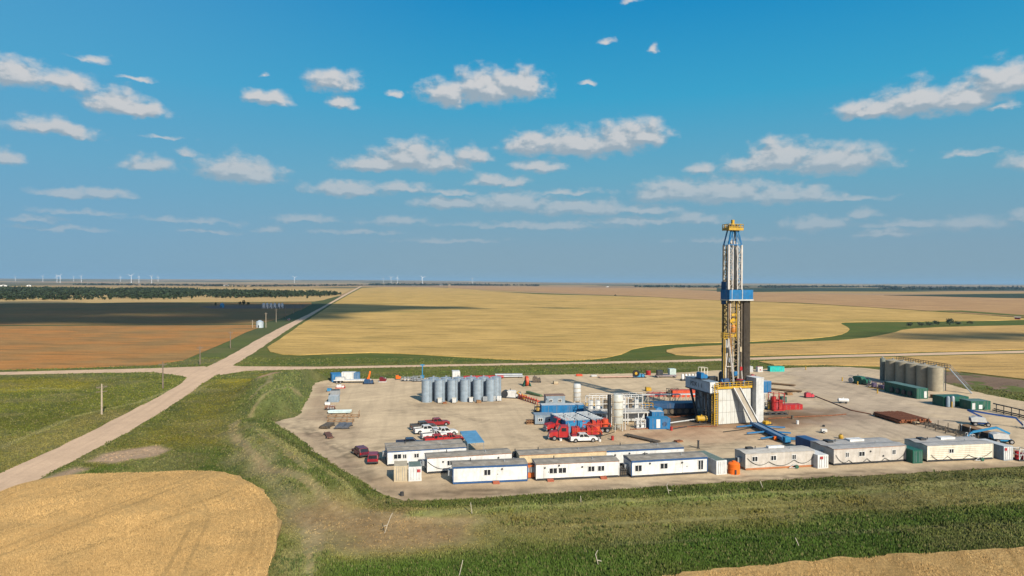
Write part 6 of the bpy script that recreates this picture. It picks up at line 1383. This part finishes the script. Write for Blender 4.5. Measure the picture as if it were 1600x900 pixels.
for y in (0,6.5,13,20): MB().bar((.3,y,0),(.3,y,7.3),.16).build('post', DARK, t)
MB().bar((.2,-1.5,7.3),(3.6,-6.6,.1),.9,.15).bar((-.25,-1.7,8.4),(3.2,-6.9,1.2),.09).bar((.7,-1.3,8.4),(4.1,-6.3,1.2),.09).build('stairway', GREY, t)
GG = 'dark green equipment houses by the tanks'
t = container('long dark green process house with white door sign before the tanks', at(1441,623.5), R(8), 3.6, 14.0, 3.1, GREEN, M('green_roof', (.10,.19,.17), .6, grime=.2), group=GG); t['category'] = 'process house'
MB().box(.6,1.4,-.06,0,.3,2.2).build('door_panel', WHITE, t)
for k in range(4): MB().cyl((-1.85,2.5+k*2.6,1.2),(-2.3,2.5+k*2.6,1.2),.75,14).build('pump', DARK, t)
t = skid('dark green compressor skid with blue grey fans at the far end', at(1346,600.5), R(-62), 6.5, 3.0, 2.6, GREEN, 'compressor', 'compressor', 'engine', GG); MB().cyl((-2.9,-1.6,1.1),(-2.9,-1.3,1.1),.9,14).build('fan', GREY, t)
skid('purple and yellow framed pipe skid between the compressor and long house', at(1372,607), R(-60), 5.5, 2.4, 2.0, M('purple_grey', (.16,.12,.20), .5), 'pipe_skid', 'skid', 'frame', GG, frame=YEL)
container('dark green house with rounded pipes, left of the two near ones', at(1494,635.5), R(7), 7.6, 4.2, 2.7, GREEN, GREEN, group=GG); h_ = COL.objects[-1]
o = [x for x in COL.objects if x.get('label','').startswith('dark green house with rounded')][0]
for k, x in enumerate((-3.0,-1.6)): MB().lathe([(.5,.1),(.5,2.6),(.3,3.0),(.05,3.1)],12,(x,-.65)).build('vessel', GREY if k else BGREY, o, True)
MB().box(-2.4,-2.2,-1.3,-1.1,0,1.6).build('bollard', YEL, o); MB().box(.9,1.7,-.06,-.02,1.1,1.7).build('sign', LGREY, o)
t = container('dark green house with a grey door and white sign, right of the two near ones', at(1532.5,641), R(7), 5.8, 4.0, 2.4, GREEN, M('green_roof'), group=GG); MB().box(-2.6,-1.7,-.06,-.02,.2,1.9).build('door_panel', LGREY, t); MB().box(-.6,.4,-.06,-.02,.3,1.4).build('sign', WHITE, t)
t = thing('pipeway', 'raised dark pipeline rack leaving to the right of the green houses', 'pipe rack', at(1578,648), 0)
pa, pb = Vector((*G(1551,643),0)), Vector((*G(1625,661),0)); d = pb-pa; t.rotation_euler = (0,0,math.atan2(d.y,d.x)); t.location = ((pa.x+pb.x)/2,(pa.y+pb.y)/2,PZ); Lr = d.length
for z, y in ((.35,0),(.7,.4),(2.1,.2)): MB().cyl((-Lr/2,y,z),(Lr/2,y,z),.16,8).build('pipe', DARK, t, True)
for k in range(6): x = -Lr/2+1+k*Lr/6; MB().bar((x,.2,0),(x,.2,2.1),.15).build('post', DARK, t)
for i, (x, y, l) in enumerate([(1316,595.5,'yellow bollard alone at the tip of the compressor shadow'),(1340,602,'yellow bollard before the compressor skid'),(1371,615,'yellow bollard near the framed pipe skid'),(1259,578,'pair of tiny yellow posts at the far pad edge')]):
    t = thing('bollard', l, 'bollard', at(x, y), 0, 'yellow bollards'); MB().cyl((0,0,0),(0,0,1.2),.2,10).build('post', YEL, t, True); MB().cyl((0,0,1.2),(0,0,1.25),.22,10).build('cap', YEL, t)
# whitish drainage pipes and stakes in the grass, car on the road
for i, (x, y, h, a, l) in enumerate([(600,833,2.2,.8,'bleached white post leaning in the brown grass below the left trailers'),(738,806,1.7,-.3,'short white stake in the grass below the foremost trailer'),(908,790,1.0,-.2,'white stake in the grass under the middle trailer'),(1046,779,1.5,-.6,'thin white stake in the grass below the right blue striped trailer'),(1193,768,1.3,-.9,'low white stake in the grass below the orange tank'),(1250,855,1.2,-1.0,'white stake lying over in the lush grass lower right'),(936,884,1.4,-.6,'white stake in the lush grass near the bottom edge'),(717,900,1.8,.5,'white stake cut by the bottom edge of the picture')]):
    X, Y = G(x, y); zz = float(height(np.array([X]), np.array([Y]))[0]); t = thing('marker_stake', l, 'stake', (X, Y, zz), 0, 'white stakes in the grass')
    MB().bar((0,0,-.2),(a*h*.5,0,h),.14,.07).build('shaft', M('bleached_wood', (.50,.45,.36), .8), t); i % 3 == 0 and MB().bar((a*h*.5,0,h),(a*h*.5+.25,0,h+.5),.10,.07).bar((a*h*.25,0,h*.5),(a*h*.25-.5*(1 if a > 0 else -1),0,h*.42),.1,.07).build('splinter', M('bleached_wood'), t)
pickup('dark truck driving away on the shaded far road', (*G(451.5,501), .1), R(100), M('black_car', (.03,.03,.03), .3))
